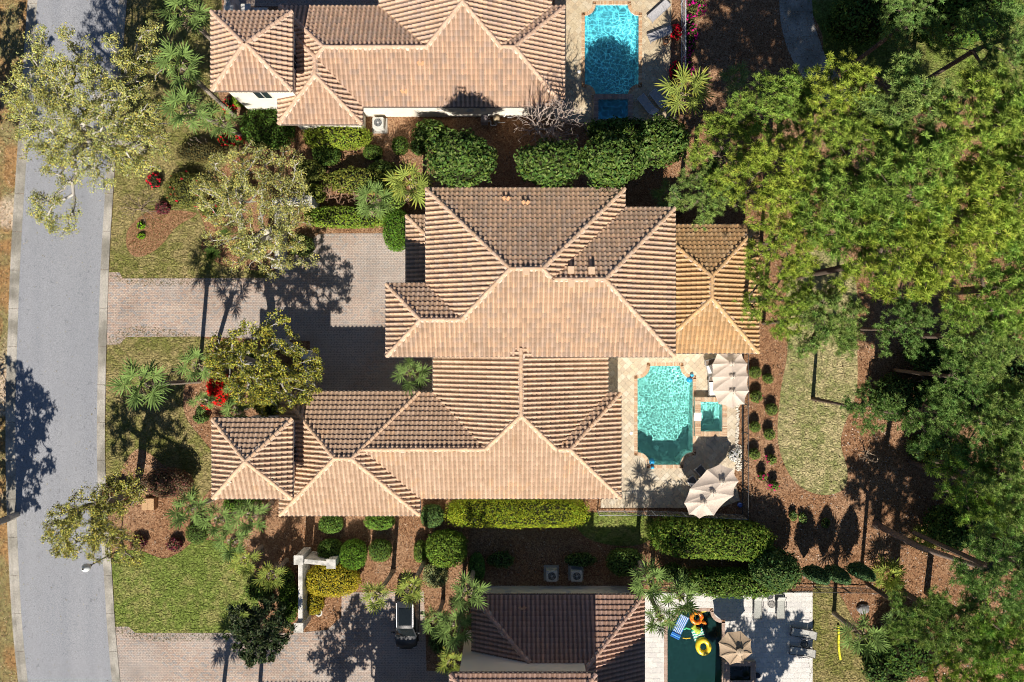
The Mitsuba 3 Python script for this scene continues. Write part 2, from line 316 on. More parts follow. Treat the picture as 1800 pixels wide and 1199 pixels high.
# paved pool decks, laid piece by piece
def deck(root, region, cells, thick, palette, bsdf, lab, rng, base_c, maxn=300):
    tag(root, lab, kind='structure')
    mb = MB(); mb.poly(region, -0.03, Z_DECK - 0.012, base_c); mb.put(root, bsdf)
    groups = {}
    stuff = MB(); n = 0; full, partial = [], []
    P = shapely.prepared.prep(region)
    for (cx, cy, ang, w, h) in cells:
        c, s = math.cos(ang), math.sin(ang)
        q = Polygon([(cx + c * x - s * y, cy + s * x + c * y) for x, y in ((-w / 2, -h / 2), (w / 2, -h / 2), (w / 2, h / 2), (-w / 2, h / 2))])
        if not P.intersects(q): continue
        (full if P.contains(q) else partial).append((cx, cy, ang, w, h, q))
    for i, (cx, cy, ang, w, h, q) in enumerate(full):
        k = (round(w, 3), round(h, 3), int(rng.integers(len(palette))))
        if k not in groups:
            gk = f'{root}_piece_{len(groups)}'; g = box(-w / 2 + 0.005, -h / 2 + 0.005, w / 2 - 0.005, h / 2 - 0.005)
            g2 = g.buffer(-0.006, join_style=2); a, b = np.array(g.exterior.coords)[:4], np.array(g2.exterior.coords)[:4]
            m = MB(); v = np.vstack([np.column_stack([a, np.full(4, -thick)]), np.column_stack([a, np.full(4, -0.006)]), np.column_stack([b, np.zeros(4)])])
            f = [[j + o, (j + 1) % 4 + o, (j + 1) % 4 + o + 4, j + o + 4] for o in (0, 4) for j in range(4)] + [[8, 9, 10, 11]]
            if g.exterior.is_ccw is False: f = [x[::-1] for x in f]
            m.add(v, f, palette[k[2]]); group(gk, m, bsdf); groups[k] = (gk, m)
        gk, m = groups[k]; z = Z_DECK + rng.uniform(-0.003, 0.003); M = mat((cx, cy, z), ang)
        if n < maxn: inst(numbered(root + '__tile'), gk, M); n += 1
        else:
            v, f, c = m.arrays(); stuff.add(v @ M[:3, :3].T + M[:3, 3], f, c)
    for cx, cy, ang, w, h, q in partial:
        g = q.buffer(-0.005, join_style=2).intersection(region)
        for gg in getattr(g, 'geoms', [g]):
            if gg.geom_type == 'Polygon' and gg.area > 0.004: stuff.poly(gg.simplify(0.003), Z_DECK - thick, Z_DECK + rng.uniform(-0.003, 0.003), palette[int(rng.integers(len(palette)))])
    if stuff.n: stuff.put(root + '__tile_field', bsdf); tag(root + '__tile_field', kind='stuff')
def diag_cells(region, w, ang=math.pi / 4):
    x0, y0, x1, y1 = region.bounds; R = int((x1 - x0 + y1 - y0) / w) + 2; cx, cy = (x0 + x1) / 2, (y0 + y1) / 2; c, s = math.cos(ang), math.sin(ang)
    return [(cx + w * (c * i - s * j), cy + w * (s * i + c * j), ang, w, w) for i in range(-R, R) for j in range(-R, R)]
def brick_cells(region, w, h):
    x0, y0, x1, y1 = region.bounds
    return [(x0 + (i + 0.5 * (j % 2)) * w, y0 + j * h, 0.0, w, h) for i in range(int((x1 - x0) / w) + 2) for j in range(int((y1 - y0) / h) + 2)]
tan = [np.array(c) * 1.0 for c in ((0.52, 0.45, 0.33), (0.56, 0.49, 0.37), (0.49, 0.41, 0.30), (0.58, 0.52, 0.41), (0.46, 0.39, 0.29), (0.55, 0.46, 0.33))]
white = [np.array(c) for c in ((0.58, 0.57, 0.54), (0.62, 0.61, 0.58), (0.54, 0.53, 0.51), (0.60, 0.58, 0.545))]
EDGE = 0.27
SPA_M_OUT = Polygon(Wp([(1218.5, 698), (1274.5, 698), (1274.5, 766), (1218.5, 766)]))
SPA_N_OUT = Polygon(Wp([(1043, 168), (1111, 168), (1111, 219), (1043, 219)]))
SPA_B_OUT = Polygon(Wp([(1270, 1160), (1326, 1160), (1326, 1201), (1270, 1201)]))
R1 = Polygon(Wp([(1066, 600), (1300, 600), (1298, 720), (1296, 800), (1290, 835), (1300, 880), (1265, 893), (1056, 893), (1056, 880), (1066, 870)])).difference(unary_union([POOL_M.buffer(EDGE, join_style=2), SPA_M_OUT]))
R2 = Polygon(Wp([(975, -70), (1182, -70), (1178, 100), (1176, 160), (1190, 215), (1010, 216), (975, 212)])).difference(unary_union([POOL_N.buffer(EDGE, join_style=2), SPA_N_OUT]))
R3 = Polygon(Wp([(1120, 1043), (1428, 1040), (1428, 1330), (1120, 1330)])).difference(unary_union([POOL_B.buffer(EDGE, join_style=2), SPA_B_OUT]))
deck('patio', R1, diag_cells(R1, 0.385), 0.03, tan, 'painted', 'cream pool patio of square pavers laid diagonally at the middle house', np.random.default_rng(1), (0.30, 0.26, 0.20))
deck('patio_001', R2, diag_cells(R2, 0.385), 0.03, [c * np.array([0.93, 0.9, 0.82]) for c in tan], 'painted', 'tan pool patio of diagonal pavers at the north house', np.random.default_rng(2), (0.27, 0.23, 0.17))
deck('patio_002', R3, brick_cells(R3, 0.61, 0.405), 0.03, white, 'painted', 'white pool deck of rectangular slabs at the south house', np.random.default_rng(3), (0.50, 0.49, 0.46))
used['patio'] = 2

# ================================================================ POOLS
def ring_bricks(mb, outline, width, z0, z1, rng, cols, bw=0.105):
    ext = np.array(shapely.geometry.polygon.orient(outline).exterior.coords)
    outer = outline.buffer(width, join_style=2)
    line = LineString(ext); L = line.length; n = int(L / bw)
    for i in range(n):
        a, b = line.interpolate(i * L / n + 0.005), line.interpolate((i + 1) * L / n - 0.005)
        t = np.array([b.x - a.x, b.y - a.y]); t /= np.linalg.norm(t) + 1e-9; o = np.array([t[1], -t[0]])
        q = Polygon([(a.x, a.y), (b.x, b.y), (b.x + o[0] * width, b.y + o[1] * width), (a.x + o[0] * width, a.y + o[1] * width)])
        if not q.is_valid or q.area < 1e-4: continue
        mb.poly(q, z0, z1 + rng.uniform(-0.003, 0.003), cols[int(rng.integers(len(cols)))] * rng.uniform(0.9, 1.1))
brick_warm = [np.array(c) for c in ((0.50, 0.33, 0.20), (0.55, 0.41, 0.27), (0.46, 0.30, 0.19), (0.58, 0.47, 0.34), (0.52, 0.37, 0.24))]
brick_grey = [np.array(c) for c in ((0.40, 0.28, 0.22), (0.44, 0.33, 0.27), (0.36, 0.26, 0.21))]
def pool(label, outline, depth_n, depth_s, plaster, water, tint_label, rng, bricks, z_water=-0.07, steps=0, rim=None, z_rim=Z_DECK + 0.012, cat='swimming pool'):
    key = thing('swimming_pool' if cat == 'swimming pool' else 'spa_tub', label, cat)
    ext = np.array(shapely.geometry.polygon.orient(outline).exterior.coords)[:-1]
    x0, y0, x1, y1 = outline.bounds
    dep = lambda y: -(depth_s + (depth_n - depth_s) * np.clip((y - y0) / (y1 - y0), 0, 1)) + z_water
    m = MB(); n = len(ext); i = np.arange(n); j = (i + 1) % n
    top = np.column_stack([ext, np.full(n, z_rim - 0.01)]); bot = np.column_stack([ext, dep(ext[:, 1])])
    m.add(np.vstack([top, bot]), np.stack([i, j, j + n, i + n], 1))
    v, f = tri2d(outline); m.add(np.column_stack([v, dep(v[:, 1])]), f)
    m.put(key + '__shell', plaster, color=False)
    if steps:
        for s in range(steps):
            cut = outline.intersection(box(x0 - 1, y1 - (0.38 + 0.43 * s), x1 + 1, y1 + 1)).buffer(-0.004)
            sm = MB(); sm.poly(cut, dep(y1) - 0.2, z_water - 0.14 - 0.22 * s); sm.put(numbered(key + '__step'), plaster, color=False)
    cb = MB(); ring_bricks(cb, outline, EDGE, -0.02, z_rim, rng, bricks); cb.put(key + '__coping', 'painted'); tag(key + '__coping', kind='stuff')
    w = MB(); w.poly(outline.buffer(-0.003), z_water)
    v, f, _ = w.arrays(); k2 = numbered('pool_water'); scene[k2] = mikit.ply((v, f), water, uv=v[:, :2]); tag(k2, tint_label, kind='structure')
    return key
k = pool('swimming pool with turquoise rippled water and cream brick coping at the middle house', POOL_M, 0.7, 1.7, 'plaster', 'water_teal', 'turquoise rippled pool water of the middle house', np.random.default_rng(4), brick_warm)
kn = pool('swimming pool with bright blue water and submerged steps at the north house', POOL_N, 1.0, 1.9, 'plaster', 'water_blue', 'clear blue pool water of the north house', np.random.default_rng(5), [c * np.array([1, .95, .85]) for c in brick_warm], steps=3)
kb = pool('swimming pool with dark water and inflatables at the south house', POOL_B, 1.2, 2.0, 'plaster_dark', 'water_dark', 'dark green pool water with floating toys', np.random.default_rng(6), brick_grey)
def spa(label, inner, outer, z, plaster, water, wl, rng, bricks):
    key = thing('spa_tub', label, 'spa')
    body = outer.difference(inner)
    m = MB(); m.poly(body, -1.0, z - 0.06, (0.5, 0.45, 0.38)); m.put(key + '__wall', 'painted')
    cb = MB(); x0, y0, x1, y1 = outer.bounds; a0, b0, a1, b1 = inner.bounds
    bh = 0.095
    for (u0, u1, v0, v1, hor) in ((x0, a0, y0, y1, True), (a1, x1, y0, y1, True), (a0, a1, y0, b0, False), (a0, a1, b1, y1, False)):
        L = (v1 - v0) if hor else (u1 - u0); n = max(1, int(round(L / bh)))
        for i in range(n):
            p, q = i * L / n + 0.005, (i + 1) * L / n - 0.005
            g = box(u0, v0 + p, u1, v0 + q) if hor else box(u0 + p, v0, u0 + q, v1)
            cb.poly(g, z - 0.06, z + rng.uniform(-0.004, 0.004), bricks[int(rng.integers(len(bricks)))] * rng.uniform(0.85, 1.15))
    cb.put(key + '__coping', 'painted'); tag(key + '__coping', kind='stuff')
    s = MB(); s.poly(inner, -0.85); s.poly(inner.difference(inner.buffer(-0.42, join_style=2)), -0.9, -0.32)
    ext = np.array(shapely.geometry.polygon.orient(inner).exterior.coords)[:-1]; n = len(ext); i = np.arange(n); j = (i + 1) % n
    ins = ext * 0.998 + ext.mean(0) * 0.002
    s.add(np.vstack([np.column_stack([ins, np.full(n, z - 0.05)]), np.column_stack([ins, np.full(n, -0.9)])]), np.stack([i, j, j + n, i + n], 1))
    s.put(key + '__shell', plaster, color=False)
    w = MB(); w.poly(inner.buffer(-0.004), z - 0.14); v, f, _ = w.arrays(); k2 = numbered('pool_water'); scene[k2] = mikit.ply((v, f), water, uv=v[:, :2]); tag(k2, wl, kind='structure')
    return key
ks = spa('raised brick spa tub with pale green water beside the turquoise pool', SPA_M, SPA_M_OUT, 0.55, 'plaster', 'water_teal', 'pale green water in the raised brick spa', np.random.default_rng(8), brick_warm)
sp = MB(); a, b = W(1217, 725), W(1229.5, 739); sp.box((a[0], b[1], 0.40), (b[0], a[1], 0.56), (0.8, 0.8, 0.78)); sp.put(ks + '__spillway', 'painted')
spa('shaded square spa tub with blue water at the foot of the north pool', SPA_N, SPA_N_OUT, 0.30, 'plaster', 'water_blue', 'deep blue water in the shaded north spa', np.random.default_rng(9), brick_grey)
spa('grey brick spa tub half under the beige parasol', SPA_B, SPA_B_OUT, 0.35, 'plaster_dark', 'water_dark', 'dark water in the small spa under the beige parasol', np.random.default_rng(10), brick_grey)

# ================================================================ HOUSES: hipped roofs of barrel tiles
TW, TE = 0.335, 0.365           # tile width, course
def tile_mesh(color, rng, far=False):
    xs = np.array([0, .05, .15, .26, .37, .48, .58, .64, 0.82, 1.0]); zs = np.array([0.0, .055, .105, .125, .125, .102, .05, -0.004, -.008, 0.0])
    if far: xs, zs = xs[[0, 1, 3, 4, 6, 7, 9]], zs[[0, 1, 3, 4, 6, 7, 9]]
    n = len(xs); y0, y1 = -0.02, TE + 0.03
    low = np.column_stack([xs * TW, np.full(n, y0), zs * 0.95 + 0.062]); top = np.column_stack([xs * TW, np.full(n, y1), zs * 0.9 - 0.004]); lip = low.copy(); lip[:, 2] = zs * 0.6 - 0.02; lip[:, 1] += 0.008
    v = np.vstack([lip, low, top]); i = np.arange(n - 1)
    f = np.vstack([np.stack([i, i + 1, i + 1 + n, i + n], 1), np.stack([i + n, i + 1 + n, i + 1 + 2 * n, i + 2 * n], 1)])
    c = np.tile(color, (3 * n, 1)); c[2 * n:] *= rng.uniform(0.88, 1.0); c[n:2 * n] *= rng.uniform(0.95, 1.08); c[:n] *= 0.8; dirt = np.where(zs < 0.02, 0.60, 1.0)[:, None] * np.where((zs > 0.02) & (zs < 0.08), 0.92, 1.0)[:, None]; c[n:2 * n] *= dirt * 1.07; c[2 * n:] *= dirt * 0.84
    return v, f, c
def clip_convex(P, C, planes):          # P (n,3,3) triangles, C colours, planes (a,b,c): keep a*x+b*y+c >= 0 in the first two coordinates
    for a, b, c in planes:
        if not len(P): break
        d = P[..., 0] * a + P[..., 1] * b + c; k = (d >= 0).sum(1)
        outP, outC = [P[k == 3]], [C[k == 3]]
        for want in (1, 2):
            m = k == want
            if not m.any(): continue
            p, q, e = P[m], C[m], d[m]
            odd = ((e >= 0) if want == 1 else (e < 0)).argmax(1); r = (odd[:, None] + np.arange(3)) % 3; ix = np.arange(len(p))[:, None]
            p, q, e = p[ix, r], q[ix, r], e[ix, r]
            t1 = (e[:, 0] / (e[:, 0] - e[:, 1]))[:, None]; t2 = (e[:, 0] / (e[:, 0] - e[:, 2]))[:, None]
            p1, p2 = p[:, 0] + t1 * (p[:, 1] - p[:, 0]), p[:, 0] + t2 * (p[:, 2] - p[:, 0]); q1, q2 = q[:, 0] + t1 * (q[:, 1] - q[:, 0]), q[:, 0] + t2 * (q[:, 2] - q[:, 0])
            if want == 1: outP.append(np.stack([p[:, 0], p1, p2], 1)); outC.append(np.stack([q[:, 0], q1, q2], 1))
            else:
                outP += [np.stack([p1, p[:, 1], p[:, 2]], 1), np.stack([p1, p[:, 2], p2], 1)]; outC += [np.stack([q1, q[:, 1], q[:, 2]], 1), np.stack([q1, q[:, 2], q2], 1)]
        P, C = np.concatenate(outP), np.concatenate(outC)
    return P, C
SIDES = {'S': ((1, 0), (0, 1)), 'N': ((-1, 0), (0, -1)), 'W': ((0, -1), (1, 0)), 'E': ((0, 1), (-1, 0))}
def rect_faces(r):
    x0, x1, y0, y1 = r; w, d = x1 - x0, y1 - y0; h = min(w, d) / 2
    if w >= d: a, b = (x0 + h, y0 + h), (x1 - h, y0 + h)
    else: a, b = (x0 + h, y0 + h), (x0 + h, y1 - h)
    c = dict(sw=(x0, y0), se=(x1, y0), ne=(x1, y1), nw=(x0, y1))
    if w >= d: F = {'S': [c['sw'], c['se'], b, a], 'N': [c['ne'], c['nw'], a, b], 'W': [c['nw'], c['sw'], a], 'E': [c['se'], c['ne'], b]}; hips = [(c['sw'], a), (c['nw'], a), (c['se'], b), (c['ne'], b)]
    else: F = {'S': [c['sw'], c['se'], a], 'N': [c['ne'], c['nw'], b], 'W': [c['nw'], c['sw'], a, b], 'E': [c['se'], c['ne'], b, a]}; hips = [(c['sw'], a), (c['se'], a), (c['nw'], b), (c['ne'], b)]
    planes = {'S': (0, 1, -y0), 'N': (0, -1, y1), 'W': (1, 0, -x0), 'E': (-1, 0, x1)}
    return F, planes, hips + ([(a, b)] if math.dist(a, b) > 0.2 else [])
def roof_h(r, x, y): return np.minimum(np.minimum(x - r[0], r[1] - x), np.minimum(y - r[2], r[3] - y))
CAP = {}
def cap_mesh(L, color):
    t = np.linspace(0, np.pi, 7); m = MB(); rows = []
    for y, r, dz in ((-0.03, 0.135, 0.055), (L + 0.03, 0.112, 0.03)): rows.append(np.column_stack([np.cos(t) * r, np.full(7, y), np.sin(t) * r * 0.85 + dz]))
    end = rows[0].copy(); end[:, 2] -= 0.06; end[:, [0]] *= 0.7
    v = np.vstack([end] + rows); i = np.arange(6); f = np.vstack([np.stack([i + o, i + o + 7, i + 8 + o, i + 1 + o], 1) for o in (0, 7)])
    c = np.tile(color, (len(v), 1)); c[14:] *= 0.93
    return v, f, c

class Roof:
    def __init__(self, house, rects, h, pitch, palette, rng, cut=None, hcap=0.0):
        """rects: (x0, x1, y0, y1) in metres, y0 the south side; h the eave"""
        self.house, self.rects, self.h, self.pitch, self.pal, self.rng, self.cut = house, rects, h, pitch, palette, rng, cut
        self.key = numbered(house + '__roof')
        self.full, self.rest, self.deckm = [], MB(), MB()
        self.build()
    def build(self):
        rects, pitch, h, rng, pal = self.rects, self.pitch, self.h, self.rng, self.pal
        cs = 1 / math.sqrt(1 + pitch * pitch); sn = pitch * cs
        info = [rect_faces(r) for r in rects]
        variants = [tile_mesh(c, rng) for c in pal]
        for i, (F, planes, _) in enumerate(info):
            for side, pts in F.items():
                vis = Polygon(pts); me = planes[side]
                for j, (_, pj, _) in enumerate(info):
                    if j == i: continue
                    P = [tuple(p) for p in box(rects[j][0], rects[j][2], rects[j][1], rects[j][3]).exterior.coords[:-1]]
                    q = Polygon(P)
                    for a, b, c in pj.values():
                        A, B, C = a - me[0], b - me[1], c - me[2]
                        eps = 1e-6 if j < i else -1e-6
                        if abs(A) + abs(B) < 1e-9:
                            if C + eps < 0: q = Polygon(); break
                            continue
                        # half plane polygon
                        nrm = math.hypot(A, B); nx, ny = A / nrm, B / nrm; d0 = -(C + eps) / nrm; px, py = nx * d0, ny * d0; tx, ty = -ny, nx; R = 400
                        hp = Polygon([(px + tx * R, py + ty * R), (px - tx * R, py - ty * R), (px - tx * R + nx * R, py - ty * R + ny * R), (px + tx * R + nx * R, py + ty * R + ny * R)])
                        q = q.intersection(hp)
                        if q.is_empty: break
                    if not q.is_empty: vis = vis.difference(q)
                if self.cut is not None: vis = vis.difference(self.cut)
                vis = vis.buffer(0)
                for g in getattr(vis, 'geoms', [vis]):
                    if g.geom_type == 'Polygon' and g.area > 0.03: self.face(g, side, me, cs, sn, variants)
        self.deckm.put(self.key, 'painted')
        # ridges and hips
        L = 0.40; caps, mortar = [], MB()
        for i, (_, _, lines) in enumerate(info):
            for a, b in lines:
                za, zb = roof_h(rects[i], *a) * pitch, roof_h(rects[i], *b) * pitch
                A, B = np.array([*a, h + za]), np.array([*b, h + zb])
                if za > zb: A, B = B, A
                n = max(1, int(np.linalg.norm(B - A) / L)); d = (B - A) / n; Ld = np.linalg.norm(d); u = d / Ld
                x = np.cross(u, [0, 0, 1.0]); x /= np.linalg.norm(x); z = np.cross(x, u)
                for k in range(n):
                    m = A + d * (k + 0.5)
                    if any(roof_h(r, m[0], m[1]) * pitch > m[2] - h - 1e-4 and jj != i for jj, r in enumerate(rects)): continue
                    if self.cut is not None and self.cut.contains(Point(m[0], m[1])): continue
                    M = np.eye(4); M[:3, 0], M[:3, 1], M[:3, 2], M[:3, 3] = x, u, z, A + d * k + z * 0.035 + rng.normal(0, 0.006, 3)
                    M[:3, 1] *= Ld / L; caps.append(M)
                    for s in (-1, 1):                       # bedding mortar squeezed out on either side
                        w0, w1 = 0.125, 0.175 + rng.uniform(-0.02, 0.045) * (1 if rng.random() < 0.8 else 2.5)
                        dz = -pitch * 0.16 * (abs(u[2]) < 0.05) - 0.0
                        drop = pitch * 0.18 if abs(u[2]) < 0.05 else pitch * 0.11
                        p0, p1 = A + d * k, A + d * (k + 1)
                        v = [p0 + x * s * w0 + z * 0.09, p1 + x * s * w0 + z * 0.09, p1 + x * s * w1 + z * (0.075 - drop), p0 + x * s * (w1 - 0.01) + z * (0.075 - drop)]
                        f = [[0, 1, 2], [0, 2, 3]] if s > 0 else [[0, 2, 1], [0, 3, 2]]
                        mortar.add(v, f, np.array([0.56, 0.45, 0.35]) * rng.uniform(0.8, 1.2))
        self.caps = caps
        for q, M in enumerate(caps):
            inst(numbered(self.key + '__ridge_cap'), cap_group(self.pal, q % 4, rng), M)
        if mortar.n: mortar.put(self.key + '__mortar', 'painted'); tag(self.key + '__mortar', kind='stuff')
    def face(self, g, side, me, cs, sn, variants):
        (ux, uy), (vx, vy) = SIDES[side]; U = np.array([ux, uy, 0.0]); V = np.array([vx, vy, 0.0]); Z = np.array([0, 0, 1.0]); Vs = cs * V + sn * Z; N = -sn * V + cs * Z
        off = me[2]
        # the point (u, s): world = U u + V (s cs - off) + Z h ..., with dist = V.p + off
        ext = lambda co: np.column_stack([co[:, 0] * ux + co[:, 1] * uy, (co[:, 0] * me[0] + co[:, 1] * me[1] + me[2]) / cs])
        us = Polygon(ext(np.array(g.exterior.coords)), [ext(np.array(r.coords)) for r in g.interiors]).buffer(0)
        if us.is_empty: return
        O = np.array([0, 0, self.h]) - V * off
        M = np.eye(4); M[:3, 0], M[:3, 1], M[:3, 2] = U, Vs, N
        for gg in getattr(us, 'geoms', [us]):
            v, f = tri2d(gg); w = v[:, :1] * U + v[:, 1:2] * Vs + O - N * 0.03
            self.deckm.add(w, f, (0.12, 0.09, 0.07)); self.deckm.add(w - N * 0.12, f[:, ::-1], (0.5, 0.47, 0.42))
        u0, s0, u1, s1 = us.bounds; prepd = shapely.prepared.prep(us.buffer(1e-4)); rng = self.rng
        tri_v, tri_f = None, None; Bp, Bc = [], []
        for r in range(int(math.floor(s0 / TE)), int(math.ceil(s1 / TE)) + 1):
            for q in range(int(math.floor(u0 / TW)) - 1, int(math.ceil(u1 / TW)) + 1):
                b = box(q * TW, r * TE, (q + 1) * TW, (r + 1) * TE)
                if not prepd.intersects(b): continue
                pc = O + U * (q * TW) + Vs * (r * TE); k = int(np.clip((0.62 * (meshkit.fbm(pc * 0.45, 3) - 0.5) * 1.3 + 0.25 + 0.5 * rng.random()) * len(variants), 0, len(variants) - 1))
                jig = np.array([q * TW, r * TE, rng.uniform(-0.006, 0.006)])
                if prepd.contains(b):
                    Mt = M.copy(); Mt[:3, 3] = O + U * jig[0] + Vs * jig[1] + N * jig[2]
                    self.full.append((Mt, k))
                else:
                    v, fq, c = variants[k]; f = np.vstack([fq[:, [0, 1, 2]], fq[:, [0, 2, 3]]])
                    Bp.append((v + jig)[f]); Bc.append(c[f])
        if Bp:
            P, C = np.concatenate(Bp), np.concatenate(Bc)
            for gg in getattr(us, 'geoms', [us]):
                if gg.geom_type != 'Polygon': continue
                v, f = tri2d(gg)
                for t in v[f]:
                    pl = []
                    for k in range(3):
                        a, b = t[k], t[(k + 1) % 3]; e = b - a; L = np.hypot(*e)
                        if L < 1e-6: continue
                        nx, ny = -e[1] / L, e[0] / L
                        # a small lip past the eave
                        pl.append((nx, ny, -(nx * a[0] + ny * a[1]) + (0.045 if abs(a[1]) < 0.02 and abs(b[1]) < 0.02 else 0.004)))
                    lo, hi = t.min(0) - 0.1, t.max(0) + 0.1
                    m = (P[..., 0].max(1) > lo[0]) & (P[..., 0].min(1) < hi[0]) & (P[..., 1].max(1) > lo[1]) & (P[..., 1].min(1) < hi[1])
                    p, c = clip_convex(P[m], C[m], pl)
                    if len(p):
                        w = p.reshape(-1, 3); self.rest.add(w[:, :1] * U + w[:, 1:2] * Vs + w[:, 2:] * N + O, np.arange(len(w)).reshape(-1, 3), c.reshape(-1, 3))
def cap_group(pal, q, rng):
    k = (tuple(np.round(pal[0], 3)), q)
    if k not in CAP:
        m = MB(); m.add(*cap_mesh(0.40, np.asarray(pal[(q * 3) % len(pal)]) * 1.06)); name = f'ridge_cap_shape_{len(CAP)}'; group(name, m, 'tile_clay', smooth=True); CAP[k] = name
    return CAP[k]
TGROUPS = {}
def finish_roofs(roofs, maxn=300):
    """the highest tiles of a house stand as pieces of their own, the others as one field per roof"""
    allt = [(M[2, 3], ri, M, k) for ri, r in enumerate(roofs) for M, k in r.full]
    allt.sort(key=lambda x: -x[0])
    for i, (_, ri, M, k) in enumerate(allt):
        r = roofs[ri]
        if i < maxn:
            gk = (id(r.pal), k)
            if gk not in TGROUPS:
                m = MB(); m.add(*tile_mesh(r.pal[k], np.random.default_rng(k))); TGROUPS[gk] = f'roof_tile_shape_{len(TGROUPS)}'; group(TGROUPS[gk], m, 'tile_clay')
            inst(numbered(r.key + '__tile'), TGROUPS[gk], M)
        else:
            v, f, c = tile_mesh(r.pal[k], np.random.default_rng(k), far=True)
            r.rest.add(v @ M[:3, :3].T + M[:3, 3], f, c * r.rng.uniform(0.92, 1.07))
    for r in roofs:
        if r.rest.n: r.rest.put(r.key + '__tile_field', 'tile_clay'); tag(r.key + '__tile_field', kind='stuff')

def px_rect(x0, x1, y0, y1, h):      # eave corners as they appear in the photograph at the eave's height
    a, b = W(x0, y1, h), W(x1, y0, h); return (a[0], b[0], a[1], b[1])
def walls(house, rects, h, inset, z0=0.0, cut=None):
    u = unary_union([box(r[0], r[2], r[1], r[3]) for r in rects]).buffer(-inset, join_style=2)
    if cut is not None: u = u.difference(cut)
    m = MB(); m.poly(u, z0, h + 0.12); m.put(numbered(house + '__wall'), 'stucco', color=False)
    out = unary_union([box(r[0], r[2], r[1], r[3]) for r in rects])
    if cut is not None: out = out.difference(cut)
    for g in getattr(out, 'geoms', [out]):
        co = np.array(shapely.geometry.polygon.orient(g.simplify(0.02)).exterior.coords)
        for a, b in zip(co[:-1], co[1:]):
            e = b - a; L = np.hypot(*e)
            if L < 0.6: continue
            e /= L; n = np.array([e[1], -e[0]]); p, q = a + n * 0.05 - e * 0.0, b + n * 0.05 + e * 0.0
            gm = MB(); gm.bar([*p, h - 0.05], [*q, h - 0.05], 0.13, 0.12, (0.16, 0.13, 0.11)); gm.put(numbered(house + '__gutter'), 'painted')
    return u
def window(house, x, y, z, nx, ny, w, hgt):
    k = numbered(house + '__window'); t = np.array([-ny, nx]); n = np.array([nx, ny]); c = np.array([x, y])
    m = MB(); m.bar([*(c - t * (w / 2) + n * 0.03), z + hgt / 2], [*(c + t * (w / 2) + n * 0.03), z + hgt / 2], 0.06, hgt, (0.62, 0.60, 0.55)); m.put(k, 'painted')
    for s in (-1, 1):
        p = MB(); a = c + n * 0.055 + t * (s * w / 4 - w / 4 * 0.86); b = c + n * 0.055 + t * (s * w / 4 + w / 4 * 0.86)
        p.bar([*a, z + hgt / 2], [*b, z + hgt / 2], 0.05, hgt - 0.14); p.put(numbered(k + '__pane'), 'glass_pane', color=False)
def clay(rng, base, n=8, spread=0.08):
    out = []
    for _ in range(n):
        t = rng.uniform(-1, 1); out.append(np.clip(np.asarray(base) * (1 + spread * rng.normal()) * np.array([1 + 0.05 * t, 1, 1 - 0.07 * t]), 0.02, 0.9))
    return sorted(out, key=lambda c: c.sum())
rg = np.random.default_rng(21)
PAL_A = clay(rg, (0.53, 0.375, 0.262)); PAL_A2 = clay(rg, (0.56, 0.39, 0.262)); PAL_B = clay(rg, (0.53, 0.345, 0.18), spread=0.11); PAL_N = clay(rg, (0.56, 0.39, 0.28)); PAL_S = clay(rg, (0.44, 0.285, 0.215))

PITCH = 0.45
# ---- the middle house
HM = thing('house', 'sprawling middle house with large tan tiled roofs, orange rear roof and courtyard driveway', 'house')
H2, H1, HT, HE = 7.0, 4.45, 7.25, 4.1
main_rects = [px_rect(750, 1097, 333, 626, H2), px_rect(680, 900, 500, 626, H2), px_rect(800, 1185, 367, 626, H2)]
main_foot = unary_union([box(r[0], r[2], r[1], r[3]) for r in main_rects]).buffer(-0.55, join_style=2)
r_main = Roof(HM, main_rects, H2, PITCH, PAL_A, np.random.default_rng(31)); walls(HM, main_rects, H2, 0.55)
south_rects = [px_rect(493, 1090, 692, 875, H1), px_rect(763, 1067, 380, 875, H1), px_rect(493, 737, 690, 905, H1), px_rect(450, 640, 776, 832, H1 + 0.0)]
tower_rects = [px_rect(375, 513, 737, 875, HT)]
tower_foot = box(*[tower_rects[0][i] for i in (0, 2, 1, 3)]).buffer(-0.45, join_style=2)
r_south = Roof(HM, south_rects, H1, PITCH, PAL_A2, np.random.default_rng(32), cut=unary_union([main_foot, tower_foot])); walls(HM, south_rects, H1, 0.7, cut=unary_union([main_foot, tower_foot]))
r_tower = Roof(HM, tower_rects, HT, PITCH, PAL_A2, np.random.default_rng(33)); walls(HM, tower_rects, HT, 0.45)
rear_rects = [px_rect(1146, 1332, 397, 620, HE)]
r_rear = Roof(HM, rear_rects, HE, PITCH, PAL_B, np.random.default_rng(34), cut=main_foot); walls(HM, rear_rects, HE, 0.5, cut=main_foot)
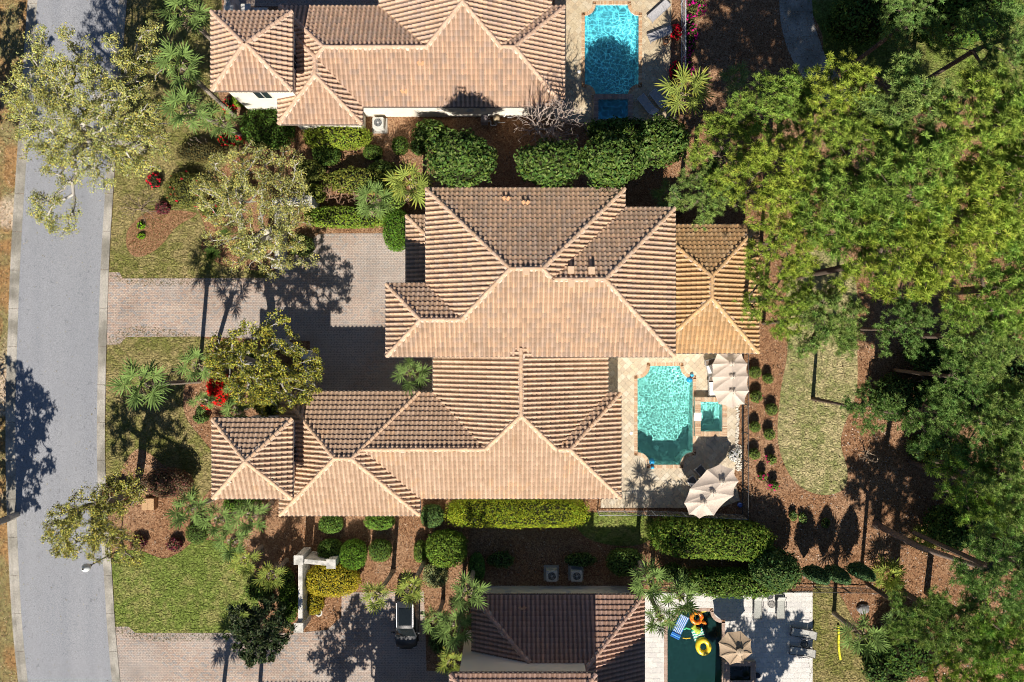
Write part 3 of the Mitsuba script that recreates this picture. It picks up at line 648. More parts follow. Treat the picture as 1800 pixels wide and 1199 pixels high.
# low shed roof along the west wall
a = px_rect(715, 900, 380, 506, 3.6); low_rects = [(a[0], a[1] + 4, a[2] - 4, a[3] + 0.0)]
keep = box(a[0], a[2], a[1], a[3])
r_low = Roof(HM, low_rects, 3.6, 0.33, PAL_A, np.random.default_rng(35), cut=unary_union([main_foot, box(-100, -100, 100, 100).difference(keep)])); walls(HM, [(a[0], a[1], a[2], a[3])], 3.6, 0.4, cut=main_foot)
finish_roofs([r_main, r_south, r_tower, r_rear, r_low])
def roof_z(rects, h, x, y, pitch=PITCH): return h + pitch * max(float(roof_h(r, x, y)) for r in rects)
def hood(house, roofkey, px, py, rects, h, col, s=0.36):
    z = h + 2.2
    for _ in range(6): x, y = W(px, py, z)[:2]; z = roof_z(rects, h, x, y)
    m = MB(); m.box((x - s / 2, y - s * 0.6, z - 0.1), (x + s / 2, y + s * 0.6, z + 0.28), col); m.box((x - s / 2 - .03, y - s * 0.6 - .03, z + 0.28), (x + s / 2 + .03, y + s * 0.6 + .03, z + 0.33), col); m.put(numbered(roofkey + '__vent_hood'), 'painted')
for px, py in ((925, 478), (1003, 500), (1039, 500), (1003, 476), (1039, 477)): hood(HM, r_main.key, px, py, main_rects, H2, (0.58, 0.42, 0.28))
def broken(house, roofkey, px, py, rects, h, rng):
    z = h + 2
    for _ in range(6): x, y = W(px, py, z)[:2]; z = roof_z(rects, h, x, y)
    m = MB()
    for s in (-1, 1): m.bar((x + s * 0.05, y - 0.1, z + 0.13), (x + s * 0.22, y + 0.14, z + 0.2), 0.2, 0.04, (0.62, 0.33, 0.17))
    m.put(numbered(roofkey + '__flashing_tile'), 'painted')
for px, py in ((890, 351), (924, 358)): broken(HM, r_main.key, px, py, main_rects, H2, rg)
# windows and doors on the walls that other views would see
def wall_windows(house, u, zs, inset=0.0, w=1.1, hgt=1.4, every=3.4):
    for g in getattr(u, 'geoms', [u]):
        co = np.array(shapely.geometry.polygon.orient(g).exterior.coords)
        for a, b in zip(co[:-1], co[1:]):
            L = math.dist(a, b)
            if L < 2.6: continue
            e = (b - a) / L; n = int(L / every) or 1
            for i in range(n):
                p = a + e * (i + 0.5) * L / n
                for z in zs: window(house, p[0], p[1], z, e[1], -e[0], w, hgt)
wall_windows(HM, main_foot.simplify(0.01), (4.7,), every=4.2)
wall_windows(HM, tower_foot, (4.6,), every=3)
south_foot = unary_union([box(r[0], r[2], r[1], r[3]) for r in south_rects]).buffer(-0.7, join_style=2).difference(unary_union([main_foot, tower_foot])).simplify(0.02)
wall_windows(HM, south_foot, (1.2,), every=4.5, w=1.3, hgt=1.5)

# ---- the north house
HN = thing('house', 'north house with warm tan tiled hip roofs beside the bright blue pool', 'house')
HN1, HN2 = 4.3, 7.25
n_rects = [px_rect(493, 991, 13, 187, HN1), px_rect(668, 968, -240, 187, HN1), px_rect(490, 636, 40, 218, HN1), px_rect(455, 600, 76, 126, HN1)]
nt_rects = [px_rect(373, 513, 22, 159, HN2)]
nt_foot = box(*[nt_rects[0][i] for i in (0, 2, 1, 3)]).buffer(-0.45, join_style=2)
r_n = Roof(HN, n_rects, HN1, PITCH, PAL_N, np.random.default_rng(41), cut=nt_foot); u_n = walls(HN, n_rects, HN1, 0.62, cut=nt_foot)
r_nt = Roof(HN, nt_rects, HN2, PITCH, PAL_N, np.random.default_rng(42)); walls(HN, nt_rects, HN2, 0.45)
finish_roofs([r_n, r_nt])
yw = [c for c in u_n.bounds][1]
for px in (745, 775, 905): window(HN, *W(px, 0)[:2][:1], W(0, 203.8)[1], 2.0, 0, -1, 1.3, 1.3)
wall_windows(HN, nt_foot, (4.6,), every=3)
def debris(roofkey, px, py, rects, h): broken(HN, roofkey, px, py, rects, h, rg)
for px, py in ((711, 163), (740, 114)): debris(r_n.key, px, py, n_rects, HN1)

# ---- the south house
HS = thing('house', 'south house with shaded dark brown tiled roof next to the white pool deck', 'house')
HS1, HS2 = 3.7, 8.2
hi_rects = [px_rect(792, 1047, 1185, 1500, HS2), px_rect(1000, 1150, 1292, 1500, HS2), px_rect(592, 860, 1408, 1520, HS2)]
hi_foot = unary_union([box(r[0], r[2], r[1], r[3]) for r in hi_rects]).buffer(-0.5, join_style=2)
s_rects = [px_rect(831, 1131, 1047, 1420, HS1)]
r_s = Roof(HS, s_rects, HS1, PITCH, PAL_S, np.random.default_rng(51), cut=unary_union([hi_foot, box(-60, -60, 60, W(0, 1300)[1])])); walls(HS, s_rects, HS1, 0.62, cut=hi_foot)
r_h = Roof(HS, hi_rects, HS2, PITCH, PAL_S, np.random.default_rng(52), cut=box(-60, -60, 60, W(0, 1330)[1])); walls(HS, hi_rects, HS2, 0.5)
st_rects = [px_rect(372, 520, 1492, 1620, HT)]
r_st = Roof(HS, st_rects, HT, PITCH, PAL_S, np.random.default_rng(53)); walls(HS, st_rects, HT, 0.45)
finish_roofs([r_s, r_h, r_st])
broken(HS, r_s.key, 918, 1069, s_rects, HS1, rg)

# ================================================================ VEGETATION
def leaf_quads(pos, nrm, size, col, rng, aspect=0.55, fold=0.25):
    n = len(pos); nrm = nrm / np.maximum(np.linalg.norm(nrm, axis=1, keepdims=True), 1e-9)
    a = np.cross(nrm, rng.normal(size=(n, 3))); a /= np.maximum(np.linalg.norm(a, axis=1, keepdims=True), 1e-9); b = np.cross(nrm, a)
    s = np.asarray(size).reshape(-1, 1) * np.ones((n, 1))
    up = nrm * s * fold
    v = np.stack([pos - a * s, pos + b * s * aspect + up, pos + a * s, pos - b * s * aspect + up], 1).reshape(-1, 3)
    k = (np.arange(n) * 4)[:, None]; f = np.vstack([k + [0, 2, 1], k + [0, 3, 2]])
    return v, f, np.repeat(col, 4, 0)
def vary(base, n, rng, spread=0.25, warm=0.2, alt=None, p_alt=0.0):
    c = np.tile(np.asarray(base, float), (n, 1)); l = 1 + spread * rng.normal(size=(n, 1)); w = warm * rng.normal(size=(n, 1))
    c = c * np.clip(l, 0.4, 1.9) * np.hstack([1 + w, np.ones((n, 1)), 1 - w])
    if alt is not None: m = rng.random(n) < p_alt; c[m] = np.asarray(alt) * np.clip(1 + 0.2 * rng.normal(size=(m.sum(), 1)), 0.5, 1.6)
    return np.clip(c, 0.004, 0.9)
def sphere_pts(n, rng):
    d = rng.normal(size=(n, 3)); return d / np.linalg.norm(d, axis=1, keepdims=True)

def grow(base, fork, targets, rng, r_tip=0.02, power=0.5, gain=1.0, n_side=5, wiggle=0.12, pen=0.35, sides_col=(0.3, 0.27, 0.23), colvar=0.2, extra=None):
    """limbs from a trunk (base to fork) that reach every target; returns the mesh arrays and the twig directions"""
    base, fork = np.asarray(base, float), np.asarray(fork, float)
    mid = (base + fork) / 2 + rng.normal(0, 0.04, 3) * [1, 1, 0]
    N = [base, mid, fork]; par = [-1, 0, 1]; path = [1e9, 0.5, 0.0]
    order = np.argsort(np.linalg.norm(targets - fork, axis=1)); tips = np.zeros(len(targets), int)
    nodes = np.zeros((3 + 2 * len(targets), 3)); nodes[:3] = N; plen = np.full(3 + 2 * len(targets), 1e9); plen[2] = 0; plen[1] = 1.5; cnt = 3; par = par + [0] * (2 * len(targets))
    for t in order:
        p = targets[t]; d = np.linalg.norm(nodes[:cnt] - p, axis=1) + pen * plen[:cnt]
        d = d + np.where(nodes[:cnt, 2] > p[2] + 0.3, 0.6, 0.0)
        k = int(d.argmin()); L = np.linalg.norm(p - nodes[k])
        if L > 0.5:
            m = nodes[k] * 0.5 + p * 0.5 + rng.normal(0, wiggle * L * 0.5, 3) + [0, 0, -0.04 * L]
            nodes[cnt] = m; par[cnt] = k; plen[cnt] = plen[k] + L / 2; k = cnt; cnt += 1
        nodes[cnt] = p; par[cnt] = k; plen[cnt] = plen[k] + L / (2 if L > 0.5 else 1); tips[t] = cnt; cnt += 1
    w = np.zeros(cnt); w[tips] = 1
    for i in range(cnt - 1, 0, -1): w[par[i]] += w[i]
    rad = r_tip * np.maximum(w, 1) ** power * gain
    i = np.arange(1, cnt); pi = np.array(par[1:cnt])
    ra = np.minimum(rad[pi], rad[i] * 1.25); ra[:2] = rad[pi[:2]]
    v, f = tubes(nodes[pi], nodes[i], ra, rad[i], n_side)
    cc = np.asarray(sides_col) * np.clip(1 + colvar * rng.normal(size=(len(i), 1)), 0.5, 1.6)
    dirs = nodes[tips] - nodes[[par[t] for t in tips]]
    return (v, f, np.repeat(cc, 2 * n_side, 0)), dirs / np.maximum(np.linalg.norm(dirs, axis=1, keepdims=True), 1e-9)

def crown_pts(blobs, n, rng, shell=0.5):
    """n points spread through blobs (centre, radii), more of them towards the outside, never two very close"""
    vol = np.array([np.prod(b[1]) ** (2 / 3) for b in blobs]); pick = rng.choice(len(blobs), n * 4, p=vol / vol.sum())
    d = sphere_pts(n * 4, rng) * (rng.random((n * 4, 1)) ** (shell / 2.0))
    p = np.array([b[0] for b in blobs])[pick] + d * np.array([b[1] for b in blobs])[pick]
    keep = []; area = vol.sum() / n; rmin = 0.62 * math.sqrt(area)
    from scipy.spatial import cKDTree
    out = []
    for q in p:
        if not out or np.min(np.linalg.norm(np.array(out) - q, axis=1)) > rmin: out.append(q)
        if len(out) >= n: break
    return np.array(out)

def oak(label, cx, cy, h, blobs_px, base_px, rng, n=380, leaves=34, leaf=0.13, base_c=(0.21, 0.19, 0.035), alt=(0.13, 0.14, 0.03), p_alt=0.35, fork_h=2.2, twig=(0.36, 0.33, 0.28), group=None, cat='tree', name='oak_tree', spread=0.42, r_tip=0.022, bsdf='leaf'):
    """blobs_px: (px, py, radius px as seen) around height h"""
    key = thing(name, label, cat, group)
    k = (H - h) / 1200
    blobs = [(W(x, y, h + dz), np.array([r * k, r * k, r * k * 0.55])) for x, y, r, dz in blobs_px]
    tg = crown_pts(blobs, n, rng)
    b = W(*base_px, 0); c = np.mean(tg, 0); fork = b + np.array([(c[0] - b[0]) * 0.12, (c[1] - b[1]) * 0.12, fork_h])
    (v, f, col), dirs = grow(b - [0, 0, 0.2], fork, tg, rng, r_tip=r_tip, power=0.45, sides_col=twig)
    m = MB(); m.add(v, f, col); m.put(key + '__trunk', 'bark', smooth=True)
    ntot = len(tg) * leaves; idx = np.repeat(np.arange(len(tg)), leaves)
    # clumps: each twig end carries a few short shoots
    off = sphere_pts(ntot, rng) * (rng.random((ntot, 1)) ** 0.6) * spread * rng.uniform(0.6, 1.25, (len(tg), 1))[idx] * [1, 1, 0.6]
    pos = tg[idx] + off - dirs[idx] * 0.1
    clump = rng.normal(size=(len(tg), 1))[idx]
    cl = vary(base_c, ntot, rng, 0.22, 0.12, alt, p_alt) * np.clip(1 + 0.22 * clump, 0.5, 1.6)
    lm = MB(); lm.add(*leaf_quads(pos, sphere_pts(ntot, rng) + [0, -0.1, 0.9], leaf * rng.uniform(0.5, 1.15, ntot), np.clip(cl, 0.01, 0.8), rng, 0.5)); lm.put(key + '__crown', bsdf)
    return key

def shrub_mesh(rx, ry, rz, rng, exps=2.0, lump=0.18, leaf=0.09, density=90, base_c=(0.05, 0.09, 0.02), alt=None, p_alt=0.0, spread=0.3, z0=0.0, layers=2, warm=0.12, sub=3):
    """leaves over and just inside a lumpy body standing on z0; the twiggy heart shows as dark stems"""
    def body(d, seed_o):
        a = np.abs(d) / np.array([rx, ry, rz]); r = 1 / np.maximum((a ** exps).sum(1) ** (1 / exps), 1e-9)
        q = d * r[:, None]; nz = meshkit.fbm(q * (1.6 / max(0.5, min(rx, ry) * 0.8)) + seed_o, 3) - 0.5
        return q * (1 + lump * 2 * nz[:, None])
    so = rng.uniform(0, 50, 3)
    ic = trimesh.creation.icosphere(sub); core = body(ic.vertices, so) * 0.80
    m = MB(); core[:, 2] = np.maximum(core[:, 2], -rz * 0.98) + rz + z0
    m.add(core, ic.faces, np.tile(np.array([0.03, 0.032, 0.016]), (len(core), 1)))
    area = 2 * math.pi * (rx * ry + (rx + ry) * rz / 1.3) ; n = int(area * density)
    d = rng.normal(size=(n * 2, 3)) * [rx, ry, rz]; d /= np.linalg.norm(d, axis=1, keepdims=True); d = d[d[:, 2] > -0.75][:n]; n = len(d)
    p = body(d, so); dep = 1 - 0.22 * rng.random((n, 1)) ** 1.5; dep += (rng.random((n, 1)) < 0.1) * 0.06
    nrm = p / np.array([rx, ry, rz]) ** 2; nrm /= np.linalg.norm(nrm, axis=1, keepdims=True)
    p = p * dep; p[:, 2] = np.maximum(p[:, 2], -rz * 0.98) + rz + z0
    cl = vary(base_c, n, rng, spread, warm, alt, p_alt)
    pt = (meshkit.noise(p * 1.7 + so) * 0.5 + 0.75) * 1.4
    m.add(*leaf_quads(p, nrm + sphere_pts(n, rng) * 0.75 + [0, 0, 0.25], leaf * rng.uniform(0.6, 1.3, n), cl * pt[:, None], rng, 0.55))
    return m, (p, nrm)
def shrub(name, label, px, py, rx_px, ry_px, h, rng, rot=0.0, flowers=None, nf=0, bsdf='leaf', group_=None, cat='shrub', **kw):
    """px, py: middle of what shows in the photograph, about at 0.7 h"""
    x, y, _ = W(px, py, 0.6 * h); k = (H - 0.6 * h) / 1200
    key = thing(name, label, cat, group_)
    m, (p, nrm) = shrub_mesh(rx_px * k, ry_px * k, h / 2, rng, **kw)
    c, s = math.cos(rot), math.sin(rot); R = np.array([[c, -s, 0], [s, c, 0], [0, 0, 1]])
    m.v = [v @ R.T + [x, y, 0] for v in m.v]
    if flowers is None: m.put(key, bsdf)
    else:
        m.put(key + '__foliage', bsdf)
        up = np.nonzero(nrm[:, 2] > -0.2)[0]; q = rng.choice(up, min(nf, len(up)), replace=False); pp = p[q] @ R.T + [x, y, 0] + (nrm[q] @ R.T) * 0.05
        fm = MB(); n3 = np.repeat(np.arange(len(q)), 3)
        fm.add(*leaf_quads(pp[n3] + rng.normal(0, 0.035, (len(n3), 3)), nrm[q][n3] + rng.normal(0, 0.5, (len(n3), 3)) + [0, 0, .5], rng.uniform(0.05, 0.1, len(n3)), vary(flowers, len(n3), rng, 0.2, 0.05), rng, 0.8)); fm.put(key + '__blossoms', 'leaf')
    return key

# ---------------------------------------------------------------- pines
def tuft(rng, n=54, L=0.36):
    d = sphere_pts(n, rng); d[:, 2] = np.abs(d[:, 2]) * 0.8 + rng.uniform(-0.25, 0.2, n); d /= np.linalg.norm(d, axis=1, keepdims=True)
    return d * (L * rng.uniform(0.7, 1.1, (n, 1)))
def pine_group(name, rng, rad, tall, n_b, tufts_per, base_c, trunk_h, sparse=0.0):
    """a long-needled pine whose crown centre is at the origin; the trunk foot at -trunk_h"""
    blobs = []
    nb = 17
    for i in range(nb):
        a = i * 2.399 + rng.uniform(-0.4, 0.4); rr = rad * math.sqrt((i + 0.5) / nb) * 0.82
        blobs.append((np.array([rr * math.cos(a), rr * math.sin(a), tall * (0.5 - 0.9 * (rr / rad) ** 1.5) + rng.uniform(-0.25, 0.25) * tall * 0.6]), np.array([1, 1, 0.42]) * rad * rng.uniform(0.17, 0.30)))
    tg = crown_pts(blobs, n_b, rng, 0.8)
    (v, f, c), dirs = grow(np.array([0.0, 0, -trunk_h]), np.array([rng.uniform(-0.2, 0.2), rng.uniform(-0.2, 0.2), -tall * 0.7]), tg, rng, r_tip=0.022, power=0.5, gain=0.85, sides_col=(0.16, 0.125, 0.10), pen=0.25, wiggle=0.15)
    m = MB(); m.add(v, f, c); group(name + '_wood', m, 'bark', smooth=True)
    t = np.repeat(np.arange(len(tg)), tufts_per); o = rng.normal(0, 0.30, (len(t), 3)) * [1, 1, 0.5]; P = tg[t] + o
    cb = np.asarray(base_c) * np.clip(1 + 0.2 * rng.normal(size=(len(P), 1)), 0.5, 1.5) * np.hstack([1 + 0.07 * rng.normal(size=(len(P), 1)), np.ones((len(P), 1)), np.ones((len(P), 1))])
    nm = MB(); V, C = [], []
    for k in range(len(P)):
        d = tuft(rng); n = len(d); a = np.cross(d, rng.normal(size=(n, 3))); a /= np.linalg.norm(a, axis=1, keepdims=True); w = 0.0105
        droop = np.array([0, 0, -0.06])
        q = np.stack([P[k] + a * w * 0.8 + d * 0.08, P[k] - a * w * 0.8 + d * 0.08, P[k] + d * 0.6 + a * w, P[k] + d + droop], 1)   # two triangles
        V.append(q.reshape(-1, 3)); C.append(np.repeat(cb[k] * rng.uniform(0.75, 1.3, (n, 1)), 4, 0))
    V, C = np.vstack(V), np.clip(np.vstack(C), 0.005, 0.6); i = (np.arange(len(V) // 4) * 4)[:, None]
    nm.add(V, np.vstack([i + [0, 1, 2], i + [2, 1, 3]]), C); group(name + '_needles', nm, 'needle')
PINE_N = 5
for i in range(PINE_N):
    pine_group(f'pine_shape_{i}', np.random.default_rng(100 + i), 3.6, 2.6, (175, 190, 160, 175, 125)[i], 3, [(0.30, 0.41, 0.07), (0.26, 0.39, 0.075), (0.335, 0.43, 0.065), (0.26, 0.37, 0.10), (0.19, 0.31, 0.085)][i], 10.0)
def pine(label, px, py, h, r, var, rz):
    key = thing('pine_tree', label, 'pine tree')
    p = W(px, py, h); s = r / 3.6; M = mat(p, rz, s)
    inst(key + '__crown', f'pine_shape_{var}_needles', M)
    M2 = M.copy(); M2[:3, :3] = mat((0, 0, 0), rz)[:3, :3] @ np.diag([s, s, s]); inst(key + '__trunk', f'pine_shape_{var}_wood', M2)
    q = MB(); foot = p - np.array([0, 0, 10.0 * s]); lean = 0.17 * foot[2] / 10 * p[:2] if px > 1600 and py > 560 else np.zeros(2)
    if foot[2] > 0: q.tube([foot[0] + 0.05 + lean[0], foot[1] + lean[1], -0.2], foot + [0, 0, 0.3], 0.17, 0.12, 8, (0.15, 0.115, 0.09)); q.put(key + '__lower_trunk', 'bark', smooth=True)
PINES = [
 ('pine crown left of the grove, just right of the tall sabal palm', 1280, 262, 8.8, 2.9, 0), ('fine-needled pine crown hanging over the corner behind the middle house', 1240, 342, 7.4, 2.6, 3),
 ('pine crown at the top left of the grove below the concrete path', 1372, 190, 11, 2.9, 1), ('pine crown at the upper edge of the grove right of the path end', 1490, 185, 13, 3.0, 2),
 ('pine crown with bright tufts in the left middle of the grove', 1372, 310, 12.5, 3.3, 2), ('pine crown in the upper middle of the grove', 1510, 280, 13.5, 3.4, 0),
 ('pine crown in the middle of the grove above the pale lawn', 1480, 375, 13.5, 3.6, 1), ('pine crown overhanging the east edge of the orange roof', 1392, 425, 12, 3.0, 2),
 ('pine crown overhanging the south-east corner of the orange roof', 1368, 520, 11, 2.8, 0), ('pine crown over the top of the pale lawn strip', 1452, 560, 11, 2.8, 3),
 ('largest pine crown in the centre of the grove', 1598, 330, 15, 3.9, 1), ('bright pine crown on the lower side of the grove centre', 1578, 450, 14.5, 3.8, 2),
 ('pine crown at the upper right of the grove, third from the edge', 1600, 195, 14, 3.3, 3), ('pine crown at the upper right of the grove, second from the edge', 1700, 220, 14.5, 3.7, 0),
 ('pine crown in the right part of the grove', 1700, 370, 15, 3.9, 2), ('pine crown cut by the right edge at the top of the grove', 1790, 200, 14.5, 3.7, 1),
 ('pine crown cut by the right edge in the middle of the grove', 1795, 345, 15, 3.7, 0), ('pine crown near the right edge at the bottom of the upper grove', 1775, 500, 14.5, 3.7, 1),
 ('pine crown lower right of the upper grove above the dark gap', 1742, 590, 13, 2.8, 3), ('small low pine crown below the middle of the grove', 1590, 575, 10, 2.3, 4),
 ('low pine branch crown reaching over the right edge of the pale lawn', 1525, 720, 8.5, 1.9, 4), ('dark sparse pine crown right of the pale lawn', 1640, 740, 8, 2.7, 4),
 ('pine crown in the dark right side below the gap', 1735, 740, 9.5, 3.0, 4), ('pine crown near the right edge beside the bare mulch', 1730, 850, 8.5, 3.6, 1),
 ('pine crown cut by the right edge below the dark gap', 1785, 850, 10.5, 3.2, 3),
 ('pine crown above the long leaning trunk in the lower right', 1760, 1010, 13.5, 3.2, 4), ('pine crown in the bottom right group', 1690, 1105, 8.5, 3.2, 3),
 ('left pine crown of the bottom right group', 1610, 1085, 7.5, 2.3, 3), ('pine crown in the bottom right corner', 1782, 1135, 9.5, 3.6, 1),
 ('pine crown filling the dark gap at the far right', 1690, 660, 10.5, 2.6, 4), ('pine crown at the right edge level with the spa', 1790, 740, 11, 2.8, 3), ('pine crown at the right edge above the bottom corner group', 1795, 965, 9, 3.0, 4), ('pine crown at the bottom edge right of the leaning palm', 1690, 1185, 8.5, 2.8, 0),
 ('shaded pine crown at the top right edge of the picture', 1740, 70, 9, 3.0, 4), ('shaded dark pine crown at the top edge right of the path', 1600, 30, 9, 2.8, 4)]
for i, (lab, px, py, h, r, v) in enumerate(PINES): pine(lab, px, py, h, r, v, i * 1.3)
# the pine that leans away with its whole trunk in view
tk = [k for k in labels if labels[k].get('label', '').startswith('pine crown above the long leaning')][0]
m = MB(); a = W(1540, 922, -0.1); b = W(1615, 962, 5.5); c = W(1760, 1010, 12.5)
m.tube(a, a + (b - a) * 0.12, 0.42, 0.27, 9, (0.20, 0.155, 0.125)); m.tube(a + (b - a) * 0.12, b, 0.27, 0.22, 9, (0.22, 0.17, 0.14)); m.tube(b, c, 0.22, 0.12, 9, (0.24, 0.19, 0.155)); m.put(tk + '__lower_trunk', 'bark', smooth=True)

# ---------------------------------------------------------------- oaks coming into leaf
rv = np.random.default_rng(61)
YG, OL = (0.50, 0.49, 0.14), (0.36, 0.39, 0.15)
oak('large spreading oak with sparse yellow-green leaves over the top left of the road', 0, 0, 7.5,
    [(95, 90, 52, 0), (60, 150, 55, 0), (130, 150, 62, .6), (185, 110, 50, .3), (90, 215, 62, .2), (160, 215, 65, .8), (225, 190, 55, .4), (255, 110, 42, -.5), (60, 250, 40, -.6), (120, 285, 48, -.3), (185, 290, 52, -.1), (250, 260, 52, -.2), (290, 210, 36, -1), (100, 375, 42, -1.2), (75, 360, 26, -1.4), (265, 60, 26, -1), (30, 190, 26, -.8)],
    (250, 262), np.random.default_rng(62), n=900, leaves=58, leaf=0.078, base_c=YG, alt=OL, p_alt=0.45, fork_h=2.6, twig=(0.40, 0.38, 0.34), r_tip=0.024, spread=0.46)
oak('oak with pale twigs standing over the white wall north of the driveway', 0, 0, 5.5,
    [(400, 300, 40, 0), (450, 290, 46, .3), (500, 300, 40, 0), (380, 350, 46, 0), (440, 350, 52, .6), (505, 350, 46, .3), (400, 410, 44, 0), (460, 410, 48, .3), (515, 405, 40, -.1), (430, 455, 34, -.5), (485, 455, 36, -.4), (530, 450, 30, -.6), (365, 320, 32, -.6)],
    (475, 420), np.random.default_rng(63), n=560, leaves=54, leaf=0.072, base_c=(0.50, 0.48, 0.15), alt=(0.34, 0.36, 0.13), p_alt=0.45, fork_h=1.8, twig=(0.40, 0.38, 0.33), spread=0.40)
oak('rounded oak with bright yellow-green leaves between tower and courtyard', 0, 0, 6.6,
    [(400, 610, 36, -.3), (440, 590, 34, 0), (490, 580, 32, 0), (400, 650, 36, 0), (450, 640, 44, .4), (500, 630, 40, .3), (540, 640, 30, -.1), (440, 685, 40, .1), (490, 685, 42, .3), (530, 680, 34, -.1), (470, 712, 24, -.4), (375, 625, 24, -.6), (555, 655, 20, -.3)],
    (480, 640), np.random.default_rng(64), n=440, leaves=44, leaf=0.09, base_c=(0.44, 0.42, 0.07), alt=(0.15, 0.18, 0.045), p_alt=0.4, fork_h=1.5, twig=(0.42, 0.40, 0.36), spread=0.36)
oak('thin young oak leaning over the kerb above the cardboard box', 0, 0, 6.5,
    [(110, 920, 38, 0), (150, 930, 42, .2), (190, 920, 40, .3), (150, 890, 36, .2), (200, 870, 36, 0), (225, 845, 28, -.3), (105, 945, 32, -.2), (180, 955, 36, -.1), (215, 960, 32, -.3), (235, 980, 20, -.8), (120, 970, 22, -.6), (240, 870, 22, -.5)],
    (243, 858), np.random.default_rng(65), n=440, leaves=46, leaf=0.075, base_c=(0.52, 0.50, 0.13), alt=(0.18, 0.19, 0.045), p_alt=0.4, fork_h=2.4, twig=(0.24, 0.21, 0.17), spread=0.38)
oak('small dense dark green evergreen tree at the south driveway entrance', 0, 0, 3.6,
    [(430, 1085, 30, 0), (470, 1080, 30, .2), (455, 1110, 38, .5), (490, 1105, 24, 0), (425, 1125, 30, 0), (460, 1140, 30, 0), (440, 1160, 16, -.4), (490, 1125, 18, -.2)],
    (470, 1075), np.random.default_rng(66), n=230, leaves=60, leaf=0.12, base_c=(0.055, 0.085, 0.035), alt=(0.13, 0.15, 0.09), p_alt=0.2, fork_h=1.3, twig=(0.12, 0.10, 0.08), spread=0.34, name='holly_tree', bsdf='leaf_glossy')
# out of the frame: the trees whose shadows reach the road and the south driveway
oak('roadside tree left of the frame whose shadow lies on the road', 0, 0, 7, [(-120, 880, 55, 0), (-110, 950, 60, .3), (-90, 1010, 60, 0), (-100, 1080, 50, -.2), (-130, 1010, 55, .2), (-80, 920, 40, 0)], (30, 905), np.random.default_rng(67), n=260, leaves=26, leaf=0.17, fork_h=2.5)
oak('second roadside tree left of the frame near the top', 0, 0, 7, [(-110, 230, 55, 0), (-95, 290, 55, .3), (-120, 160, 50, 0), (-80, 200, 40, 0), (-140, 300, 50, 0)], (-20, 250), np.random.default_rng(68), n=220, leaves=26, leaf=0.17, fork_h=2.5)
oak('tree below the frame casting shade on the south driveway', 0, 0, 6.5, [(560, 1370, 55, 0), (610, 1380, 55, .3), (530, 1400, 50, 0), (590, 1330, 44, 0), (640, 1350, 44, .2)], (585, 1300), np.random.default_rng(69), n=240, leaves=30, leaf=0.15, fork_h=2.2)
oak('second tree below the frame beside the south pool deck', 0, 0, 7.5, [(1370, 1420, 60, 0), (1420, 1440, 60, .4), (1330, 1440, 55, 0), (1390, 1490, 60, 0), (1450, 1400, 46, 0)], (1330, 1330), np.random.default_rng(70), n=300, leaves=44, leaf=0.16, base_c=(0.09, 0.13, 0.03), fork_h=2.4)

# ---------------------------------------------------------------- glossy evergreen trees in the row north of the middle house
CAM = dict(base_c=(0.06, 0.105, 0.022), alt=(0.14, 0.19, 0.06), p_alt=0.18, leaf=0.135, density=62, lump=0.46, spread=0.36)
def crown_tree(name, label, px, py, rx_px, ry_px, hc, rz, rng, bsdf='leaf_glossy', **kw):
    """a tree with a clear stem; hc the height of the crown's middle"""
    key = thing(name, label, 'evergreen tree'); c = W(px, py, hc); k = (H - hc) / 1200
    m, _ = shrub_mesh(rx_px * k, ry_px * k, rz, rng, z0=hc - rz, **kw); m.v = [v + [c[0], c[1], 0] for v in m.v]; m.put(key + '__crown', bsdf)
    t = MB(); t.tube((c[0], c[1], -.1), (c[0], c[1], hc - rz * .3), .16, .11, 8, (.20, .17, .14))
    for q in range(5): a = q * 1.3; t.tube((c[0], c[1], hc - rz * 1.2 + .2 * q), (c[0] + 1.1 * math.cos(a), c[1] + 1.1 * math.sin(a), hc - rz * .2), .07, .03, 6, (.20, .17, .14))
    t.put(key + '__trunk', 'bark'); return key
for lab, px, py, rx, ry, hc, rz in [
  ('glossy evergreen tree at the left end of the dense row behind the middle house', 812, 281, 62, 46, 7.6, 1.7), ('glossy evergreen tree second in the row, just below the bare grey tree', 966, 288, 55, 40, 7.2, 1.6),
  ('glossy evergreen tree third in the row behind the middle house', 1076, 284, 56, 46, 7.9, 1.8), ('glossy evergreen tree at the right end of the row below the north pool loungers', 1163, 250, 46, 40, 5.5, 1.8)]:
    crown_tree('evergreen_tree', lab, px, py, rx, ry, hc, rz, rv, **CAM)
for lab, px, py, rx, ry, h in [('dark evergreen shrub squeezed between the row trees and the north spa', 1090, 228, 60, 20, 2.6), ('dark evergreen shrub left of the row beside the north house wall', 757, 236, 28, 24, 2.6)]:
    shrub('evergreen_tree', lab, px, py, rx, ry, h, rv, bsdf='leaf_glossy', cat='evergreen tree', **CAM)
# ---------------------------------------------------------------- hedges and clipped shrubs
HB = dict(base_c=(0.17, 0.225, 0.02), alt=(0.29, 0.31, 0.03), p_alt=0.25, leaf=0.07, density=190, lump=0.05, spread=0.22)
shrub('hedge', 'long clipped bright yellow-green hedge along the south wall of the middle house', 909, 901, 120, 25, 2.3, rv, exps=5.0, cat='hedge', sub=4, **HB)
shrub('hedge', 'bulky dark green clipped hedge below the slanted cream parasol', 1251, 947, 106, 34, 3.0, rv, exps=3.6, cat='hedge', sub=4, rot=-0.06, base_c=(0.08, 0.135, 0.02), alt=(0.17, 0.22, 0.04), p_alt=0.25, leaf=0.10, density=120, lump=0.10, spread=0.3)
shrub('hedge', 'clipped yellow-green hedge in front of the small hip roof of the north house', 592, 241, 58, 20, 1.9, rv, exps=3.5, cat='hedge', base_c=(0.15, 0.205, 0.025), alt=(0.22, 0.27, 0.04), p_alt=0.3, leaf=0.08, density=140, lump=0.08)
